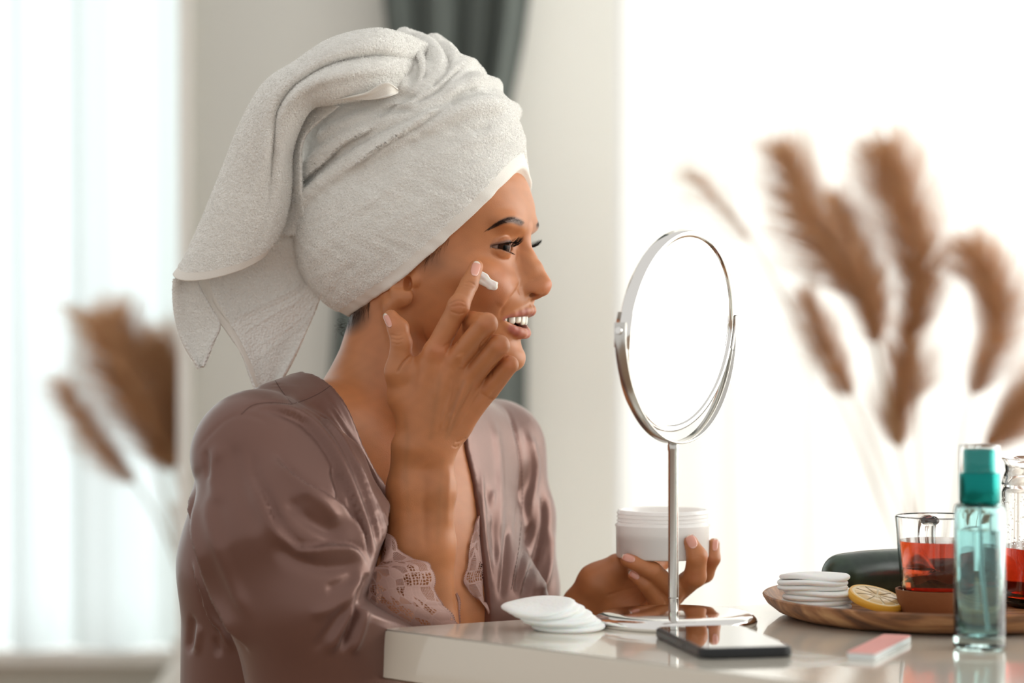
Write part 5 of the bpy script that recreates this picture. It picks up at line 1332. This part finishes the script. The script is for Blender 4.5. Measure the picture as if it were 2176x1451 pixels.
big = vor(.85); bigc = vor(.85, 'F1'); small = vor(3.6, 'DISTANCE_TO_EDGE', .5); fine = vor(7.5, 'DISTANCE_TO_EDGE', .1)
cord = mth('LESS_THAN', big.outputs['Distance'], .055)
sel = n_.new('ShaderNodeSeparateColor'); l_n.new(bigc.outputs['Color'], sel.inputs[0])
solid = mth('GREATER_THAN', sel.outputs[0], .52); mid_ = mth('GREATER_THAN', sel.outputs[1], .5)
net = mth('LESS_THAN', small.outputs['Distance'], .075*1.6); net2 = mth('LESS_THAN', fine.outputs['Distance'], .16)
netm = mth('ADD', mth('MULTIPLY', mid_, net2), mth('MULTIPLY', mth('SUBTRACT', 1., mid_), net))
alpha = mth('MAXIMUM', mth('MAXIMUM', cord, mth('MULTIPLY', solid, .9)), mth('MULTIPLY', netm, .95))
sepx = n_.new('ShaderNodeSeparateXYZ'); l_n.new(uv.outputs['Vector'], sepx.inputs[0])
edge = mth('LESS_THAN', sepx.outputs[2], .14)
alpha = mth('MINIMUM', mth('MAXIMUM', alpha, edge), 1.)
l_n.new(alpha, b_.inputs['Alpha'])
hgt = mth('ADD', mth('MULTIPLY', cord, .8), mth('MULTIPLY', solid, .3)); bp = n_.new('ShaderNodeBump'); bp.inputs['Distance'].default_value = .0015; bp.inputs['Strength'].default_value = .8; l_n.new(hgt, bp.inputs['Height']); l_n.new(bp.outputs[0], b_.inputs['Normal'])
r8 = lambda *a: [(760+x/4.836, 1080+y/4.836) for x, y in a]
def lace(name, ed, inn, dpt, par, nu=120, nv=26, scal=0, beads=True, lab=None, edd=None):
    E = cr_u(np.array(ed, float), np.linspace(0, 1, nu)); I = cr_u(np.array(inn, float), np.linspace(0, 1, nu)); D = cr_u(np.array(dpt, float), np.linspace(0, 1, nu))
    s_ = np.linspace(0, 1, nu)
    out = []; st = []
    wE = np.stack([(E[:, 0]-1088)/F*D[:, 0], D[:, 0], CAMZ-(E[:, 1]-725.5)/F*D[:, 0]], 1); wI = np.stack([(I[:, 0]-1088)/F*D[:, 2], D[:, 2], CAMZ-(I[:, 1]-725.5)/F*D[:, 2]], 1)
    L = np.r_[0, np.cumsum(np.linalg.norm(np.diff(wE, axis=0), axis=1))]
    for j in range(nv):
        u = j/(nv-1); w_ = wE*(1-u)+wI*u; bul = D[:, 1]*math.sin(math.pi*u)
        if j == 0 and scal: pass
        w_ = w_+np.array([0, -1, 0])*(bul+.12*np.sin(L*1.3+u*3)*min(u*3, 1)*(1-u))[:, None]
        if scal:
            w_ = w_+(wE-wI)/(np.linalg.norm(wE-wI, axis=1)[:, None]+1e-6)*(scal*np.abs(np.sin(L*1.75))*(1-u)**2)[:, None]
        out.append(w_); st.append(np.stack([L, np.linalg.norm(wE-wI, axis=1)*u, np.linalg.norm(wE-wI, axis=1)*u], 1))
    V = np.vstack(out); o = mesh(name, V, grid_faces(nv, nu), m_lace, par); setattr_v(o, 'st', np.vstack(st))
    if beads:
        b = Bag(); e = out[0]; k = 0
        Ld = np.linalg.norm(np.diff(e, axis=0), axis=1).sum(); nb_ = int(Ld/.17); ee = cr_u(e, np.linspace(0, 1, nb_))
        for c in ee:
            v, f = tube_mesh(np.array([c-[.05, 0, .03], c, c+[.05, 0, .03]]), [.02, .065, .02], 6); b.add(v, f)
        b.build('picot_edge', m_laceedge, o)
    return o
m_laceedge = mat('lace_thread', srgb(176, 138, 128), .6)
lc1 = lace('lace_cuff', r8((300, 262), (375, 345), (450, 470), (600, 530), (735, 585), (775, 740), (795, 900), (880, 1000), (1005, 1165), (1010, 1300), (900, 1420)),
     r8((232, 560), (215, 585), (190, 600), (160, 605), (125, 640), (115, 740), (115, 850), (95, 950), (85, 1100), (100, 1230), (200, 1420)),
     [(212.6, .1, 212.2), (212.0, .25, 211.2), (211.7, .4, 210.6), (211.3, .6, 210.2), (211.1, .9, 209.9), (210.9, 1.1, 209.8), (210.9, 1.2, 209.8), (211.0, 1.2, 209.9), (211.6, 1.1, 210.2), (212.2, 1.0, 210.8), (213, .8, 211.4)], robe, 140, 40, .22)
lc1['label'] = 'scalloped mauve lace cuff'
e2 = r8((1245, 70), (1205, 200), (1150, 430), (1150, 540), (1100, 740), (1140, 830), (1230, 930), (1330, 990), (1385, 1050), (1385, 1190))
i2 = r8((1262, 75), (1262, 200), (1262, 330), (1300, 560), (1290, 690), (1285, 830), (1300, 960), (1340, 1100), (1345, 1160), (1345, 1230))
de = cast(f_core, [x[0] for x in e2], [x[1] for x in e2], 213, 240)[:, 1]-.35; di = cast(f_core, [x[0] for x in i2], [x[1] for x in i2], 213, 240)[:, 1]-.3
lc2 = lace('lace_trim', e2, i2, [(a_, .25, b_) for a_, b_ in zip(de, di)], robe, 90, 14, .12)
lc2['label'] = 'narrow lace trim inside the far lapel'
e3 = r8((1020, 870), (1045, 940), (1050, 1040), (1050, 1190)); i3 = r8((1000, 880), (1000, 950), (1000, 1050), (1000, 1190))
d3 = cast(f_core, [x[0] for x in e3], [x[1] for x in e3], 219, 240)[:, 1]-.3
lc3 = lace('lace_trim', e3, i3, [(a_, .05, a_) for a_ in d3], robe, 30, 8, .06)
# camisole edge of shadow cloth inside the far lapel is the robe's own lining
# --- cream on the cheek
m_cream = mat('cream', srgb(246, 240, 234), .25, 0, Subsurface_Weight=.3, Subsurface_Scale=.005, Coat_Weight=.3)
cpx = [(1014, 588), (1022, 592), (1034, 590), (1043, 600), (1052, 602), (1060, 600)]; cpy = [(1018, 603), (1030, 606), (1040, 612), (1050, 612)]
gC = np.array([cast(f_head, [a], [b])[0] for a, b in [(1012, 582), (1020, 586), (1030, 590), (1038, 599), (1047, 603), (1055, 602)]]+[cast(f_head, [a], [b])[0] for a, b in [(1050, 609), (1042, 607), (1032, 600), (1022, 596)]])
def f_cream(p):
    d = chain(p, gC[:6], [.38, .42, .36, .3, .28, .13], .15)
    return smin(d, chain(p, np.vstack([gC[4], gC[6], gC[7], gC[8], gC[9]]), [.26, .3, .33, .36, .36], .15), .12)
V, Q = extract(f_cream, gC.min(0)-.8, gC.max(0)+.8, .045)
N_ = vnormals(V, Q); hn = norm_at(f_head, gC.mean(0)[None])[0]
V = V-hn*((V-gC.mean(0))@hn)[:, None]*.45
V = V+N_*(.02*np.sin(V[:, 0]*9+V[:, 2]*4)*np.sin(V[:, 2]*7+1))[:, None]
o = mesh('face_cream', V, Q, m_cream, person); o['label'] = 'dab of white face cream on the cheek'
# --- jar in the left hand
jc = P(1408, 1184, 227.4); JR = 4.36; zz_ = lambda py: P(1408, py, 227.4)[2]; Z0j = jc[2]
m_jar = mat('jar_plastic', srgb(252, 250, 246), .22, 0, Subsurface_Weight=.5, Subsurface_Scale=.015, Subsurface_Radius=(1, 1, 1))
jar = thing('cream_jar', 'open white plastic cream jar held up on her fingertips', 'jar', (jc[0], jc[1], Z0j))
Zj = lambda k: Z0j+k
Hj = zz_(1082)-Z0j; hs = zz_(1114)-Z0j
pr = [(0, Zj(0)), (JR-.25, Zj(0)), (JR-.08, Zj(.06)), (JR, Zj(.25)), (JR+.02, Zj(hs-.25)), (JR+.1, Zj(hs-.1)), (JR+.1, Zj(hs)), (JR-.02, Zj(hs+.06))]
for k in range(3): z = hs+.28+k*.36; pr += [(JR-.14, Zj(z)), (JR-.03, Zj(z+.1)), (JR-.14, Zj(z+.22))]
pr += [(JR-.16, Zj(Hj-.06)), (JR-.22, Zj(Hj)), (JR-.36, Zj(Hj)), (JR-.42, Zj(Hj-.08)), (JR-.45, Zj(.6)), (JR-.8, Zj(.4)), (0, Zj(.4))]
lathe('jar_body', pr, (jc[0], jc[1], 0), m_jar, jar, 96)
g_ = np.linspace(0, 1, 24); a = np.linspace(0, 2*np.pi, 64, endpoint=False); V = []
for r_ in g_: V.append(np.stack([(JR-.46)*r_*np.cos(a), (JR-.46)*r_*np.sin(a), 2.2+.18*np.sin(3*a+r_*6)*r_*(1-r_)*3+.15*np.sin(r_*14)*(1-r_)], 1))
mesh('cream', np.vstack(V)+[jc[0], jc[1], Z0j], grid_faces(24, 64, True), m_cream, jar)
# --- stray hairs at the nape and before the ear
b = Bag(); g = np.random.default_rng(12)
for k in range(150):
    if k < 110: x0, y0 = g.uniform(738, 790), 0; y0 = 683-(x0-736)*.80+g.uniform(-14, 2); dx, dy, L_ = g.uniform(-14, 2), g.uniform(14, 40), 1
    else: x0 = g.uniform(905, 955); y0 = 470+(955-x0)*.86+g.uniform(30, 44); dx, dy, L_ = g.uniform(-14, -2), g.uniform(10, 30), 1
    pts = [(x0+dx*u+3*math.sin(u*3+k)*u, y0+dy*u) for u in np.linspace(0, 1, 6)]
    w_ = cast(f_head, [p_[0] for p_ in pts], [p_[1] for p_ in pts], 205, 236); nn_ = norm_at(f_head, w_)
    if w_[:, 1].max() > 233: continue
    v, f = tube_mesh(w_+nn_*np.linspace(.0, .06, 6)[:, None], .007*(1-.7*np.linspace(0, 1, 6)), 4); b.add(v, f)
for k in range(16):   # wisps standing off the nape
    x0, y0 = g.uniform(733, 745), g.uniform(664, 700); pts = np.array([P(x0-(8+g.uniform(0, 22))*math.sin(u*2.2+.1*k), y0+g.uniform(-2, 2)+(20+k)*u-6*math.sin(u*3), 225.5) for u in np.linspace(0, 1, 9)])
    v, f = tube_mesh(pts, .008, 4); b.add(v, f)
o = b.build('stray_hair', m_hair, person); o['kind'] = 'stuff'

# --- seated lower body, below the frame of the photograph
HIP = NB+np.array([1.5, 2, -43.]); KN = [HIP+FD*40+SD*-9+[2, 0, 1], HIP+FD*38+SD*9+[2, 0, 1]]
def f_skirt(p):
    d = ell(p, NB+np.array([.2, 0, -31]), (14.5, 10.5, 18), TR_)
    d = smin(d, ell(p, HIP, (17.5, 14, 9.5), TR_), 5)
    for k, s_ in zip(KN, (-1, 1)):
        d = smin(d, cone(p, HIP+SD*8*s_, k, 9, 7), 4); d = smin(d, cone(p, k, k+[-3, 2, -24], 7, 6.6), 3)
    return smax(d, (p[:, 2]-P(0, 1492, 212)[2]), .5)
V, Q = extract(f_skirt, np.array([-42, 175, 20.]), np.array([45, 250, 66.]), .8)
mesh('robe_skirt', V, Q, m_satin, person)
def f_legs(p):
    d = None
    for k in KN:
        a = k+np.array([-3, 2, -22.]); b = k+np.array([-4, 3, -41.]); b[2] = 8
        x = smin(cone(p, a, b, 5, 3.2), cone(p, b, b+FD*4+[0, 0, -4.5], 3.3, 3), 1.5); x = smin(x, cone(p, b+FD*3+[0, 0, -4.6], b+FD*15+[0, 0, -5.8], 3.2, 2.0), 2)
        d = x if d is None else np.minimum(d, x)
    return d
V, Q = extract(f_legs, np.array([-30, 165, -1.]), np.array([60, 250, 30.]), .6)
V[:, 2] = np.maximum(V[:, 2], .1)
n0 = len(body.data.vertices); BVa = np.vstack([BV, V]); BFa = np.vstack([BF, Q+n0])
import bpy as _b
old = body.data
nb_ = mesh('tmp', BVa, BFa, m_skin); setcol(nb_, 'pigment', np.vstack([COL, np.tile(base_c, (len(V), 1))]))
body.data = nb_.data; _b.data.objects.remove(nb_); _b.data.meshes.remove(old); body.data.name = 'body'
st = thing('stool', 'round padded stool under the seated woman', 'stool', (HIP[0], HIP[1], 0))
m_pad = mat('stool_pad', srgb(190, 180, 168), .8)
sz = HIP[2]-9.0
lathe('seat', [(0, sz), (17, sz), (18.5, sz-1), (18.8, sz-3), (18, sz-5), (0, sz-5)], (HIP[0], HIP[1], 0), m_pad, st)
for k in range(4):
    a = math.pi/4+k*math.pi/2; v, f = tube_mesh(np.array([[HIP[0]+13*math.cos(a), HIP[1]+13*math.sin(a), sz-4.5], [HIP[0]+17*math.cos(a), HIP[1]+17*math.sin(a), 0]]), [1.8, 1.3], 12)
    mesh('leg', v, f, m_wood, st)
